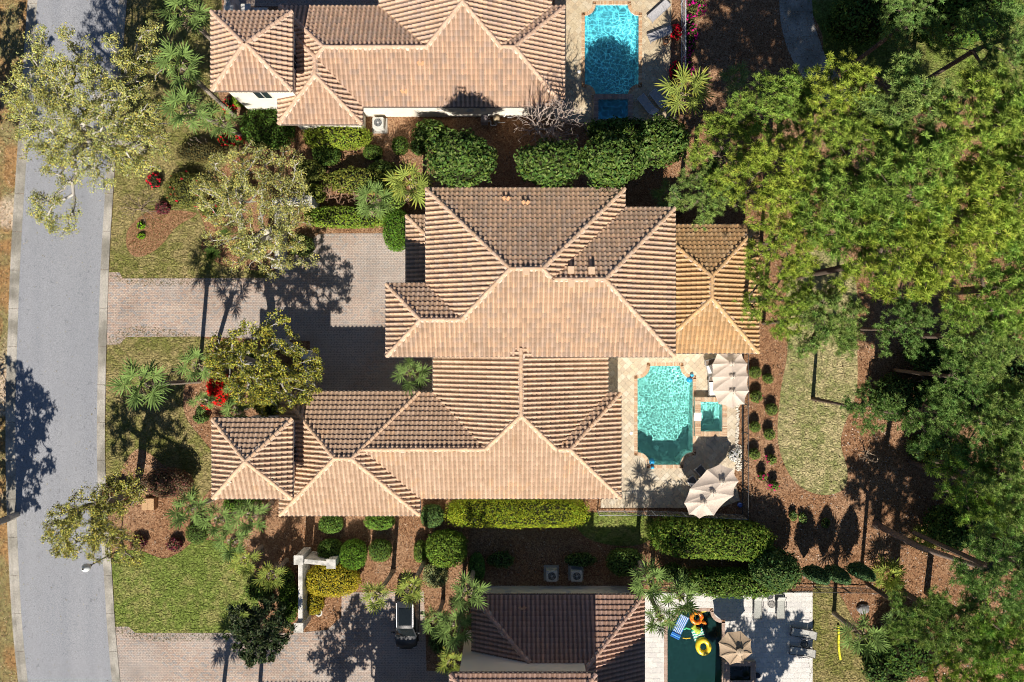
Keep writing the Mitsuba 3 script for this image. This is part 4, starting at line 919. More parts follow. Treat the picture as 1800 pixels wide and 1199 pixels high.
shrub('hedge', 'low leafy light green hedge along the north edge of the courtyard', 612, 382, 78, 19, 1.3, rv, exps=3.0, cat='hedge', base_c=(0.13, 0.20, 0.025), alt=(0.20, 0.26, 0.05), p_alt=0.25, leaf=0.09, density=120, lump=0.12)
shrub('hedge', 'row of dark evergreen shrubs along the lattice fence of the south pool deck', 1290, 1026, 92, 24, 2.6, rv, exps=2.8, cat='hedge', base_c=(0.075, 0.13, 0.025), alt=(0.15, 0.21, 0.05), p_alt=0.2, leaf=0.10, density=110, lump=0.22)
shrub('hedge', 'dark hedge of taller shrubs behind the oak left of the north house', 640, 318, 70, 22, 2.0, rv, exps=2.5, cat='hedge', base_c=(0.13, 0.155, 0.03), alt=(0.22, 0.23, 0.05), p_alt=0.3, leaf=0.09, density=100, lump=0.25)
RND = dict(leaf=0.065, density=200, lump=0.06, exps=2.4, spread=0.25)
for lab, px, py, rx, ry, h, c in [
  ('round clipped shrub left of the pair touching the south eave of the small hip roof', 581, 922, 21, 16, 1.5, (.085, .15, .03)), ('round clipped shrub right of the pair touching the south eave of the small hip roof', 667, 917, 27, 15, 1.6, (.10, .18, .03)),
  ('round clipped shrub at the left end of the long yellow-green hedge', 759, 908, 20, 20, 1.7, (.075, .13, .04)), ('round shrub just right of the corner of the white garden wall', 580, 968, 22, 19, 1.5, (.085, .14, .03)),
  ('largest round shrub in the middle of the group by the white garden wall', 621, 976, 23, 26, 1.8, (.08, .155, .02)), ('round shrub right of the group above the driveway palms', 668, 969, 20, 19, 1.5, (.085, .14, .03)),
  ('small ragged shrub against a palm trunk shadow in the mulch', 738, 970, 11, 19, 1.1, (.10, .15, .03)), ('large shrub with coarse leaves right of the palm trunks', 784, 966, 37, 32, 2.3, (.10, .16, .025)),
  ('pale grey-green shrub below the large coarse shrub', 765, 1012, 22, 22, 1.2, (.21, .23, .10)), ('small dark round shrub beside the north driveway palms', 655, 268, 17, 13, 1.1, (.06, .10, .02)),
  ('small dark round shrub in the mulch left of the evergreen row', 703, 256, 14, 16, 1.1, (.06, .10, .02)), ('dark round shrub below the yellow-green north hedge', 573, 272, 24, 19, 1.5, (.055, .095, .02)),
  ('large dark glossy shrub against the tower corner of the north house', 470, 222, 45, 38, 2.4, (.05, .095, .018)), ('bright green leafy shrub at the north-west corner of the middle house', 697, 405, 24, 37, 1.8, (.075, .15, .02)),
  ('green shrub hugging the south wall of the tower of the middle house', 425, 888, 34, 15, 1.0, (.07, .14, .02)), ('small oval shrub at the edge of the mulch island beside the palms', 345, 938, 19, 18, 1.0, (.075, .12, .03)),
  ('yellow-green shrub by the north entry path', 130 + 290, 175, 14, 12, 0.9, (.14, .22, .02)), ('mid green shrub at the inner corner of the dark south bed', 838, 1000, 14, 26, 1.5, (.06, .13, .03)),
  ('dark leafy shrub in the shade above the twin air conditioners', 1100, 990, 32, 24, 2.0, (.075, .12, .03)), ('leafy shrub left of the white garden wall in the shade', 505, 1060, 18, 38, 1.6, (.07, .12, .02))]:
    kw = dict(RND); kw['leaf'] = 0.085 if rx > 30 else 0.065
    if rx > 30: kw.update(density=130, lump=0.14)
    shrub('shrub', lab, px, py, rx, ry, h, rv, base_c=c, alt=tuple(1.7 * np.array(c)), p_alt=0.2, **kw)
shrub('shrub', 'golden mounded shrub inside the corner of the white garden wall', 584, 1021, 48, 29, 1.7, rv, base_c=(.29, .25, .02), alt=(.40, .34, .05), p_alt=0.35, leaf=0.07, density=190, lump=0.06, exps=2.5)
shrub('shrub', 'low golden shrub between white wall and planter', 552, 1060, 17, 22, 1.0, rv, base_c=(.25, .22, .025), leaf=0.07, density=170, lump=0.1)
shrub('shrub', 'broad bronze-purple shrub mound beside the cardboard box', 292, 850, 44, 26, 2.3, rv, base_c=(.13, .095, .055), alt=(.17, .07, .06), p_alt=0.25, leaf=0.08, density=150, lump=0.10)
shrub('shrub', 'dark burgundy shrub under the leaning young oak', 200, 872, 26, 16, 1.2, rv, base_c=(.12, .03, .035), leaf=0.08, density=120, lump=0.2)
for lab, px, py in (('small burgundy shrub in the mulch left of the oval shrub', 306, 958), ('small burgundy shrub at the lower edge of the mulch island', 243, 955), ('small burgundy shrub in the bed below the big oak', 286, 366)):
    shrub('shrub', lab, px, py, 14, 12, 0.7, rv, base_c=(.12, .03, .04), alt=(.17, .11, .07), p_alt=.3, leaf=0.09, density=90, lump=0.3)
shrub('shrub', 'olive clipped mound with a few red blossoms below the big oak', 325, 335, 38, 32, 1.5, rv, flowers=(.65, .02, .05), nf=16, base_c=(.12, .13, .035), leaf=0.07, density=150, lump=0.08)
shrub('shrub', 'lower olive mound at the edge of the bed below the big oak', 372, 368, 22, 16, 1.0, rv, flowers=(.65, .02, .05), nf=10, base_c=(.10, .12, .03), leaf=0.07, density=150, lump=0.08)
shrub('shrub', 'dark clipped hedge mound under the bare bush right of the big oak', 352, 268, 42, 16, 1.4, rv, base_c=(.085, .075, .03), leaf=0.07, density=140, lump=0.08, exps=3)
for lab, px, py, rx, ry, h, c in [('olive shrub under the right side of the pale-twigged oak', 545, 300, 26, 20, 1.8, (.12, .14, .035)), ('loose olive shrub left of the bare reddish shrub', 552, 340, 20, 18, 1.6, (.13, .155, .03)),
  ('dark green shrub between the north hedge row and the bare twiggy shrub', 672, 300, 26, 18, 1.6, (.08, .12, .03)), ('dark low shrub beside the shaded north wall corner', 735, 258, 16, 14, 1.2, (.06, .10, .025)), ('rough green shrub right of the courtyard palms', 690, 352, 20, 22, 1.6, (.10, .15, .03)),
  ('dull olive shrub at the left foot of the pale-twigged oak', 420, 335, 26, 18, 1.3, (.13, .13, .05)), ('low dark shrub under the lower edge of the pale-twigged oak', 530, 432, 22, 20, 1.0, (.08, .11, .03)), ('low olive shrub left of the white wall under the pale-twigged oak', 440, 440, 28, 18, 1.0, (.12, .13, .045)),
  ('dark shrub between tower and rounded oak', 470, 715, 26, 16, 1.5, (.06, .09, .025)), ('dark green shrub left of the tower palms', 352, 735, 14, 10, .8, (.07, .11, .03)), ('low shrub in the shade below the courtyard oak', 430, 630, 24, 14, 1.2, (.07, .11, .03)),
  ('mid green shrub at the left foot of the white garden wall', 500, 1020, 16, 20, 1.3, (.08, .14, .03)), ('green filler shrub under the yellow-green fan palms', 455, 1040, 26, 16, 1.0, (.09, .14, .03)), ('dark leafy shrub beside the big palm at the south drive', 770, 1125, 16, 24, 1.0, (.06, .10, .03)),
  ('dark groundcover shrub at the left of the shaded bed above the south house', 880, 985, 24, 14, .8, (.06, .10, .03)), ('dark groundcover shrub in the middle of the shaded bed above the south house', 1020, 985, 28, 12, .9, (.06, .10, .03)), ('dark green shrub under the palms at the white deck corner', 1185, 1010, 26, 16, 1.8, (.07, .11, .03))]:
    shrub('shrub', lab, px, py, rx, ry, h, rv, base_c=c, alt=tuple(1.8 * np.array(c)), p_alt=0.25, leaf=0.085, density=110, lump=0.32, spread=0.32)
# tall pointed evergreens by the south fence, shadows across the mulch
for lab, px, py, rx, h in (('pointed evergreen left of the three by the lattice fence', 1437, 1012, 22, 4.3), ('pointed evergreen in the middle of the three by the lattice fence', 1474, 1012, 20, 4.5), ('pointed evergreen at the right of the three by the lattice fence', 1516, 1007, 21, 4.2)):
    shrub('pointed_evergreen', lab, px, py, rx, 14, h, rv, cat='evergreen tree', base_c=(.06, .115, .045), alt=(.11, .18, .08), p_alt=0.25, leaf=0.085, density=130, lump=0.10, exps=1.35)
shrub('evergreen_tree', 'bulky dark evergreen left of the three pointed ones', 1365, 1003, 44, 34, 4.3, rv, cat='evergreen tree', bsdf='leaf_glossy', base_c=(.055, .10, .03), alt=(.13, .18, .06), p_alt=0.2, leaf=0.11, density=90, lump=0.2)
shrub('evergreen_tree', 'glossy dark evergreen under the pines right of the leaning trunk', 1680, 930, 44, 38, 4.0, rv, cat='evergreen tree', bsdf='leaf_glossy', base_c=(.05, .10, .025), alt=(.14, .19, .05), p_alt=0.15, leaf=0.12, density=70, lump=0.3)
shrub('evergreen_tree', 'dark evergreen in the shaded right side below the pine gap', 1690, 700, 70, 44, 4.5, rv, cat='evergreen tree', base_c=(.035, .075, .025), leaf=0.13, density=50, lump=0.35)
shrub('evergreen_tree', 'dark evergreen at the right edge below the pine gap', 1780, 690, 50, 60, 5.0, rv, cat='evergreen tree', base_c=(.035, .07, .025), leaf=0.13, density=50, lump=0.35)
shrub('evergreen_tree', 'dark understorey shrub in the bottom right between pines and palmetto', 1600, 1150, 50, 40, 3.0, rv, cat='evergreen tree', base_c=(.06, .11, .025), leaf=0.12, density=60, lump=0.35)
shrub('evergreen_tree', 'broad green tree in shade at the top edge right of the path', 1520, 30, 60, 40, 4.5, rv, cat='evergreen tree', base_c=(.06, .11, .025), leaf=0.13, density=50, lump=0.4)
shrub('evergreen_tree', 'broad green tree in the top right corner', 1700, 20, 90, 50, 5.5, rv, cat='evergreen tree', base_c=(.07, .13, .025), leaf=0.13, density=50, lump=0.4)
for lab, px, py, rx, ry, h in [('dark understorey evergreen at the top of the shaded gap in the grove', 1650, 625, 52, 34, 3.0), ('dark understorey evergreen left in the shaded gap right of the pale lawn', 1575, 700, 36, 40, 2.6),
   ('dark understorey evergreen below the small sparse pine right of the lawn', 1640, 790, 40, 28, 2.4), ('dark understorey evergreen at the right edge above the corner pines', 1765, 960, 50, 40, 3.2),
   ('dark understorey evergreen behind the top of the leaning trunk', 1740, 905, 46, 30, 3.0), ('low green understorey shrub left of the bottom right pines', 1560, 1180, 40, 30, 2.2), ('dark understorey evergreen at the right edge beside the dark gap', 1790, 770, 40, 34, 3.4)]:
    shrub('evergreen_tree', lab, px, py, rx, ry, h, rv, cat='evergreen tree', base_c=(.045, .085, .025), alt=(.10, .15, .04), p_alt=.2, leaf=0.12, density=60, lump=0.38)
# little rose bushes in the mulch behind the pool fence
ROSES = [(1328, 653, 11, 0, 'topmost bush of the left row behind the pool fence'), (1351, 664, 9, 0, 'topmost bush of the right row behind the pool fence'), (1330, 696, 11, 2, 'second bush from the top of the left row behind the pool fence'), (1357, 718, 11, 0, 'second bush from the top of the right row behind the pool fence'), (1328, 749, 10, 0, 'third bush from the top of the left row behind the pool fence'), (1353, 762, 10, 0, 'third bush from the top of the right row behind the pool fence'), (1327, 797, 10, 2, 'lowest plain green bush of the left row behind the pool fence'), (1357, 806, 9, 7, 'crimson flowering bush of the right row touching the lawn strip'), (1341, 836, 8, 9, 'crimson flowering bush at the bottom of the left row by the pool fence'), (1361, 852, 9, 8, 'lowest crimson flowering bush of the right row behind the pool fence')]
for px, py, r, fl, lab in ROSES:
    shrub('rose_bush', lab, px, py + 2, r, r, 0.95, rv, flowers=(.6, .015, .16) if fl else None, nf=fl, group_='small bushes in two rows behind the pool fence', base_c=(.11, .165, .035), alt=(.18, .23, .07), p_alt=.2, leaf=0.055, density=170, lump=0.15)
# flowering shrubs
shrub('azalea', 'bright red azalea beside the rounded oak and the tower palms', 384, 684, 18, 28, 2.2, rv, cat='shrub', flowers=(.72, .02, .02), nf=520, base_c=(.07, .10, .02), leaf=0.07, density=100, lump=0.2)
shrub('azalea', 'small red azalea tuft at the foot of the tower palms', 363, 712, 7, 7, 0.6, rv, cat='shrub', flowers=(.72, .02, .03), nf=60, base_c=(.07, .10, .02), leaf=0.06, density=100)
shrub('azalea', 'red flowering shrub at the right side of the big oak bed', 270, 318, 13, 14, 0.9, rv, cat='shrub', flowers=(.7, .02, .05), nf=26, base_c=(.07, .06, .03), leaf=0.07, density=70, lump=.3)
shrub('azalea', 'red flowering shrub among the palms left of the north tower', 405, 245, 24, 12, 0.9, rv, cat='shrub', flowers=(.75, .02, .04), nf=45, base_c=(.10, .15, .03), leaf=0.07, density=90, lump=.2)
shrub('azalea', 'red flowering shrub at the corner below the north tower', 402, 187, 12, 14, 0.8, rv, cat='shrub', flowers=(.75, .02, .04), nf=40, base_c=(.07, .12, .03), leaf=0.07, density=90, lump=.2)
shrub('rose_bush', 'red roses beside the upper loungers of the north pool', 1189, 56, 8, 12, 0.8, rv, cat='shrub', flowers=(.75, .015, .04), nf=60, base_c=(.06, .09, .02), leaf=0.06, density=100, lump=.2)
shrub('rose_bush', 'red roses at the lower right edge of the north pool deck', 1187, 125, 8, 16, 0.8, rv, cat='shrub', flowers=(.75, .015, .06), nf=70, base_c=(.06, .09, .02), leaf=0.06, density=100, lump=.2)
for lab, px, py, rx, ry in (('pink flowering shrub at the top behind the white north fence', 1225, 12, 16, 20), ('magenta flowering shrub in the middle behind the white north fence', 1214, 62, 11, 34), ('magenta flowering shrub at the lower end behind the white north fence', 1210, 118, 8, 24)):
    shrub('azalea', lab, px, py, rx, ry, 1.3, rv, cat='shrub', flowers=(.62, .015, .25), nf=60, base_c=(.11, .13, .04), leaf=0.06, density=100, lump=.3)
shrub('flower_clump', 'clump of white flowering perennials at the tip of the slanted parasol', 1291, 801, 11, 11, 0.5, rv, cat='plant', flowers=(.75, .74, .70), nf=60, base_c=(.10, .14, .06), leaf=0.05, density=100)
for lab, px, py in (('bright green sprout cluster in the small mulch bed, upper', 247, 397), ('bright green sprout cluster in the small mulch bed, lower', 247, 415)):
    shrub('sprout', lab, px, py, 7, 6, 0.35, rv, cat='plant', base_c=(.16, .30, .02), leaf=0.07, density=80, lump=.35)
for lab, px, py in (('grassy green tuft left in the mulch below the lawn strip', 1395, 908), ('grassy green tuft right in the mulch below the lawn strip', 1412, 912), ('grassy tuft near the palmetto shadow', 1452, 920)):
    shrub('grass_tuft', lab, px, py, 7, 9, 0.6, rv, cat='plant', base_c=(.12, .18, .05), leaf=0.09, density=90, lump=.3)

# ---------------------------------------------------------------- palms: every frond a part of its own
def frond_mesh(rng, petiole, blade, n, base_c, spread=2.0, droop=0.35, width=0.055, tipc=None):
    """a fan leaf along +x from the origin"""
    m = MB(); pz = lambda s: -0.12 * s * s / max(petiole, .1)
    m.bar((0, 0, 0), (petiole * 0.5, 0, pz(petiole * .5)), 0.05, 0.03, np.asarray(base_c) * [1.4, 1.2, 1.0]); m.bar((petiole * 0.5, 0, pz(petiole * .5)), (petiole, 0, pz(petiole)), 0.035, 0.025, np.asarray(base_c) * [1.4, 1.2, 1.0])
    o = np.array([petiole, 0, pz(petiole)])
    V, F, C = [], [], []; k = 0
    for i in range(n):
        t = (i / (n - 1) - 0.5) * 2; a = t * spread + rng.normal(0, 0.05); L = blade * (1.0 - 0.30 * abs(t) ** 1.6) * rng.uniform(0.88, 1.06)
        st = o + np.array([0.30 * blade * (1 - abs(t)), 0, -0.05 * (1 - abs(t)) * blade]); d = np.array([math.cos(a), math.sin(a), 0.0]); s = np.array([-d[1], d[0], 0.0])
        fold = 0.10 * abs(math.sin(a)); dr = droop * rng.uniform(0.6, 1.5)
        c = np.asarray(base_c) * rng.uniform(0.65, 1.35); tip = c * 1.15 if tipc is None or rng.random() > 0.5 else np.asarray(tipc)
        for q, (r, w) in enumerate(((0.0, 0.35), (0.38, 1.0), (0.72, 0.7), (1.0, 0.08))):
            p = st + d * (L * r) + np.array([0, 0, fold * r * L - dr * L * r ** 2.2]); ww = width * w * (blade / 0.85)
            V += [p - s * ww / 2 + [0, 0, .012], p + [0, 0, -0.012 * (q < 3)], p + s * ww / 2 + [0, 0, .012]]; C += [c if q < 2 else tip] * 3
        for q in range(3):
            b = k + 3 * q; F += [[b, b + 1, b + 4], [b, b + 4, b + 3], [b + 1, b + 2, b + 5], [b + 1, b + 5, b + 4]]
        k += 12
    m.add(np.array(V), np.array(F), np.array(C)); return m
FR = {}
def frond_kind(kind, v):
    if (kind, v) not in FR:
        rng = np.random.default_rng(300 + v * 7 + len(kind))
        m = {'sabal': lambda: frond_mesh(rng, 0.85, 0.85, 13, (0.17, 0.26, 0.075), 2.1, 0.22, width=0.105),
             'gold': lambda: frond_mesh(rng, 0.80, 0.85, 13, (0.27, 0.34, 0.075), 2.1, 0.22, tipc=(0.40, 0.40, 0.08), width=0.105),
             'dark': lambda: frond_mesh(rng, 0.75, 0.78, 13, (0.17, 0.27, 0.09), 2.1, 0.25, width=0.10),
             'dead': lambda: frond_mesh(rng, 0.6, 0.75, 14, (0.38, 0.31, 0.22), 1.6, 0.7)}[kind]()
        FR[kind, v] = f'frond_{kind}_{v}'; group(FR[kind, v], m, 'leaf_glossy')
    return FR[kind, v]
for i in range(2):                                   # feather leaf of a sago
    rng = np.random.default_rng(330 + i); m = MB(); L = 0.95
    for q in range(22):
        t = (q + 1) / 22; p = np.array([L * t, 0, 0.18 * t - 0.34 * t * t])
        for s in (-1, 1):
            d = np.array([0.55, s * 0.85, 0.12]); l = 0.30 * math.sin(math.pi * (0.12 + 0.86 * t)) + 0.04; w = np.array([0.016, 0, 0.0])
            m.add([p - w, p + w, p + d * l], [[0, 1, 2]] if s > 0 else [[0, 2, 1]], np.array((0.075, 0.14, 0.03)) * rng.uniform(.7, 1.4))
        m.bar(p - [L / 22, 0, 0], p, 0.02, 0.015, (0.16, 0.2, 0.05))
    group(f'frond_sago_{i}', m, 'leaf')
def palm(label, px, py, h, base, scale, rng,  kind='sabal', nf=24, name='sabal_palm', low=-50, dead=3, sago=False):
    scale *= 0.88
    key = thing(name, label, 'palm tree' if h > 1.2 else 'palm'); top = W(px, py, h)
    b = W(*base, 0) if base is not None else np.array([top[0] + rng.normal(0, 0.15), top[1] + rng.normal(0, 0.15), 0])
    if h > 1.0:
        m = MB(); n = 9; pts = [b * (1 - t) + top * t + np.array([0, 0, 0]) + (b - top) * [1, 1, 0] * 0.18 * math.sin(math.pi * t) * 0.6 for t in np.linspace(0, 1, n)]
        pts[0] = pts[0] - [0, 0, .15]
        for q in range(n - 1): m.tube(pts[q], pts[q + 1], 0.17 if q else 0.22, 0.165, 10, np.array((0.30, 0.26, 0.215)) * rng.uniform(0.8, 1.15), caps=False)
        u = (pts[-1] - pts[-2]); u /= np.linalg.norm(u)
        for q in range(46):                          # leaf boots and fibre under the crown
            s = rng.uniform(0.0, 1.1 + 0.5 * (scale > 1.05)); a = q * 2.4; p = top - u * s; o = np.array([math.cos(a), math.sin(a), 0.0])
            m.bar(p + o * 0.12, p + o * (0.26 + 0.08 * rng.random()) + [0, 0, 0.18], 0.09, 0.03, np.array((0.34, 0.29, 0.22)) * rng.uniform(0.6, 1.5))
        m.put(key + '__trunk', 'bark')
    for i in range(nf):
        t = (i + 0.5) / nf; el = math.radians(78 + (low - 78) * t ** 0.85 + rng.normal(0, 6)); az = i * 2.39996 + rng.normal(0, 0.15)
        kd = 'dead' if (i >= nf - dead and not sago) else kind
        g = f'frond_sago_{i % 2}' if sago else frond_kind(kd, i % 3)
        s = scale * rng.uniform(0.85, 1.1)
        M = mat(top + np.array([0, 0, 0.05]), az, 1.0, -el); roll = rng.normal(0, 0.25); Rx = np.eye(4); Rx[1:3, 1:3] = [[math.cos(roll), -math.sin(roll)], [math.sin(roll), math.cos(roll)]]
        M = M @ Rx; M[:3, :3] *= s; inst(numbered(key + '__frond'), g, M)
    return key
pg = np.random.default_rng(71)
PALMS = [
 ('palm at the top edge left of the north tower', 325, 25, 6.5, None, 1.15, 'sabal'), ('palm with its leaning trunk in view, left of the north tower', 318, 116, 8.0, (412, 203), 1.15, 'sabal'),
 ('palm below the north tower palm, pale trunk leaning right', 328, 194, 8.3, (427, 240), 1.1, 'sabal'), ('palm above the red azaleas left of the dark glossy shrub', 388, 214, 5.0, (418, 232), 0.95, 'sabal'),
 ('tall lone palm leaning over the front lawn south of the driveway', 250, 676, 8.4, (350, 670), 1.2, 'sabal'), ('palm peeking out left of the rounded oak', 346, 642, 5.2, (372, 652), 1.0, 'sabal'),
 ('left palm of the three above the tower of the middle house', 358, 706, 3.4, None, 0.66, 'sabal'), ('upper palm of the three above the tower of the middle house', 412, 688, 3.4, None, 0.66, 'sabal'), ('right palm of the three above the tower of the middle house', 415, 722, 3.6, None, 0.8, 'sabal'),
 ('palm in the courtyard corner against the connecting roof', 722, 657, 4.0, None, 1.0, 'sabal'), ('large palm at the north-west corner of the middle house roof', 720, 322, 5.2, None, 1.2, 'gold'), ('palm in the green bed north of the courtyard', 657, 352, 4.2, None, 1.05, 'sabal'),
 ('stout palm with shaggy trunk at the corner of the north pool deck', 1206, 163, 6.0, (1174, 214), 1.3, 'gold'),
 ('palm above the oval shrub on the mulch island', 332, 895, 5.6, None, 1.05, 'sabal'), ('palm right of the oval shrub below the tower', 384, 914, 4.4, (450, 885), 1.0, 'sabal'), ('palm with a thick leaning trunk below the tower', 440, 908, 5.4, (478, 884), 1.0, 'sabal'), ('palm above the yellow-green fan palms', 408, 952, 4.0, None, 1.0, 'sabal'),
 ('yellow-green fan palm at the edge of the green front lawn', 430, 985, 3.4, None, 0.85, 'gold'), ('yellow-green fan palm left of the white garden wall', 478, 1012, 3.2, None, 0.85, 'gold'),
 ('slim palm at the head of the south driveway', 661, 1047, 6.6, (691, 1005), 0.8, 'gold'), ('palm hanging over the rear of the dark car', 722, 1034, 7.0, (747, 985), 0.85, 'gold'),
 ('big palm right of the dark car beside the south house', 802, 1102, 4.5, None, 1.08, 'sabal'), ('small palm between the car and the big palm', 766, 1092, 3.2, None, 0.8, 'sabal'), ('palm at the north-west corner of the south house roof', 822, 1042, 5.4, None, 1.0, 'sabal'), ('low palm by the bottom driveway corner', 793, 1164, 2.4, None, 0.8, 'gold'),
 ('palm at the north-east corner of the south house roof', 1139, 1022, 5.2, None, 1.1, 'sabal'), ('palm leaning over the fence of the white pool deck', 1196, 1050, 4.8, (1183, 1010), 1.05, 'sabal'), ('palm over the left edge of the dark pool', 1160, 1086, 4.2, None, 0.95, 'sabal'),
 ('palm with leaning trunk on the turf right of the white deck', 1516, 1118, 4.9, (1466, 1078), 1.15, 'sabal'), ('shaded palm at the top behind the white north fence', 1292, 140, 3.0, None, 0.9, 'dark'), ('shaded palm squeezed behind the north-east corner of the middle house', 1172, 345, 3.5, None, 0.9, 'dark'),
 ('palm below the frame casting a frond shadow on the south driveway', 320, 1375, 6.5, None, 1.1, 'sabal'), ('second palm below the frame at the south driveway', 385, 1385, 6.8, None, 1.1, 'sabal')]
for lab, px, py, h, base, sc, kd in PALMS: palm(lab, px, py, h, base, sc, pg, kd, nf=17 if sc > 1 else 14)
for lab, px, py, sc, kd in (('bright yellow-green palmetto in the mulch right of the pointed evergreens', 1560, 1012, 1.0, 'gold'), ('yellow-green palmetto left of the pair above the leaning trunk', 1617, 946, 0.75, 'gold'), ('yellow-green palmetto right of the pair above the leaning trunk', 1655, 944, 0.75, 'gold'), ('green palmetto in the shade below the leaning trunk', 1575, 1085, 0.85, 'dark')):
    palm(lab, px, py, 0.9, None, sc, pg, kd, nf=22, name='palmetto', low=0, dead=0)
palm('dark green sago palm on the lawn edge near the driveway', 375, 449, 0.6, None, 0.95, pg, nf=30, name='sago_palm', low=8, sago=True)
palm('sago palm in the shade of the oak beside the driveway', 400, 412, 0.6, None, 0.8, pg, nf=24, name='sago_palm', low=8, sago=True)

# ---------------------------------------------------------------- leafless bushes
def bare(name, label, px, py, r_px, h, rng, col, n=120, r_tip=0.012, flat=0.8, lean=(0, 0)):
    key = thing(name, label, 'shrub'); k = (H - h) / 1200; c = W(px, py, h * 0.72); b = np.array([c[0], c[1], 0.0])
    d = sphere_pts(n, rng); d[:, 2] = np.abs(d[:, 2]); rad_ = rng.uniform(0.3, 1.08, n); tg = b + d * np.array([r_px * k * 1.0, r_px * k * flat, h]) * rng.uniform(0.62, 1.0, (n, 1)) if h < 8 else b + np.column_stack([d[:, 0] * r_px * k * rad_, d[:, 1] * r_px * k * flat * rad_, h * (0.55 + 0.45 * d[:, 2] * rng.uniform(0.5, 1.0, n))]); tg[:, :2] += (c - b)[:2] * (tg[:, 2:] / h)
    (v, f, cc), _ = grow(b - [0, 0, .1], b + [0, 0, 0.25], tg, rng, r_tip=r_tip, power=0.42, sides_col=col, n_side=4, pen=0.55, wiggle=0.1)
    m = MB(); m.add(v, f, cc); m.put(key, 'bark'); return key
bare('crape_myrtle', 'bare pale grey branching tree over the south-east corner of the north house', 970, 208, 74, 9.0, np.random.default_rng(81), (0.40, 0.33, 0.285), n=620, r_tip=0.010, flat=0.66)
bare('crape_myrtle', 'bare reddish-brown shrub in the bed north of the courtyard', 588, 335, 34, 3.0, np.random.default_rng(82), (0.30, 0.19, 0.13), n=120)
bare('crape_myrtle', 'bare twiggy shrub between the courtyard palms', 628, 340, 24, 2.8, np.random.default_rng(83), (0.30, 0.21, 0.15), n=80)
bare('bare_bush', 'bare grey bush with upright twigs right of the big oak', 343, 252, 24, 1.8, np.random.default_rng(84), (0.26, 0.21, 0.16), n=90)
bare('bare_bush', 'bare spreading bush by the kerb above the small mulch bed', 240, 365, 46, 1.2, np.random.default_rng(85), (0.22, 0.17, 0.13), n=110, r_tip=0.008)
bare('bare_bush', 'bare pale bush at the foot of the leaning pine trunk shadow', 1535, 805, 22, 1.6, np.random.default_rng(86), (0.38, 0.30, 0.22), n=80)
bare('bare_bush', 'bare dark shrub in the shade of the right-hand pines', 1622, 655, 30, 3.4, np.random.default_rng(87), (0.14, 0.11, 0.09), n=70)

# ================================================================ OBJECTS
def lathe(profile, n=24):
    p = np.asarray(profile, float); t = np.arange(n) * 2 * np.pi / n
    v = np.stack([p[:, None, 0] * np.cos(t), p[:, None, 0] * np.sin(t), np.repeat(p[:, 1:2], n, 1)], -1).reshape(-1, 3)
    f = [[i * n + j, i * n + (j + 1) % n, (i + 1) * n + (j + 1) % n, (i + 1) * n + j] for i in range(len(p) - 1) for j in range(n)]
    return v, np.array(f)
def torus(R, r, n=40, m=14, sx=1.0, sy=1.0):
    t = np.arange(m + 1) * 2 * np.pi / m; v, f = lathe(np.column_stack([R + r * np.cos(t), r * np.sin(t)]), n); return v * [sx, sy, 1], f
def place(m, M):
    m.v = [v @ np.asarray(M)[:3, :3].T + np.asarray(M)[:3, 3] for v in m.v]; return m
def rz2(deg): return math.radians(deg)

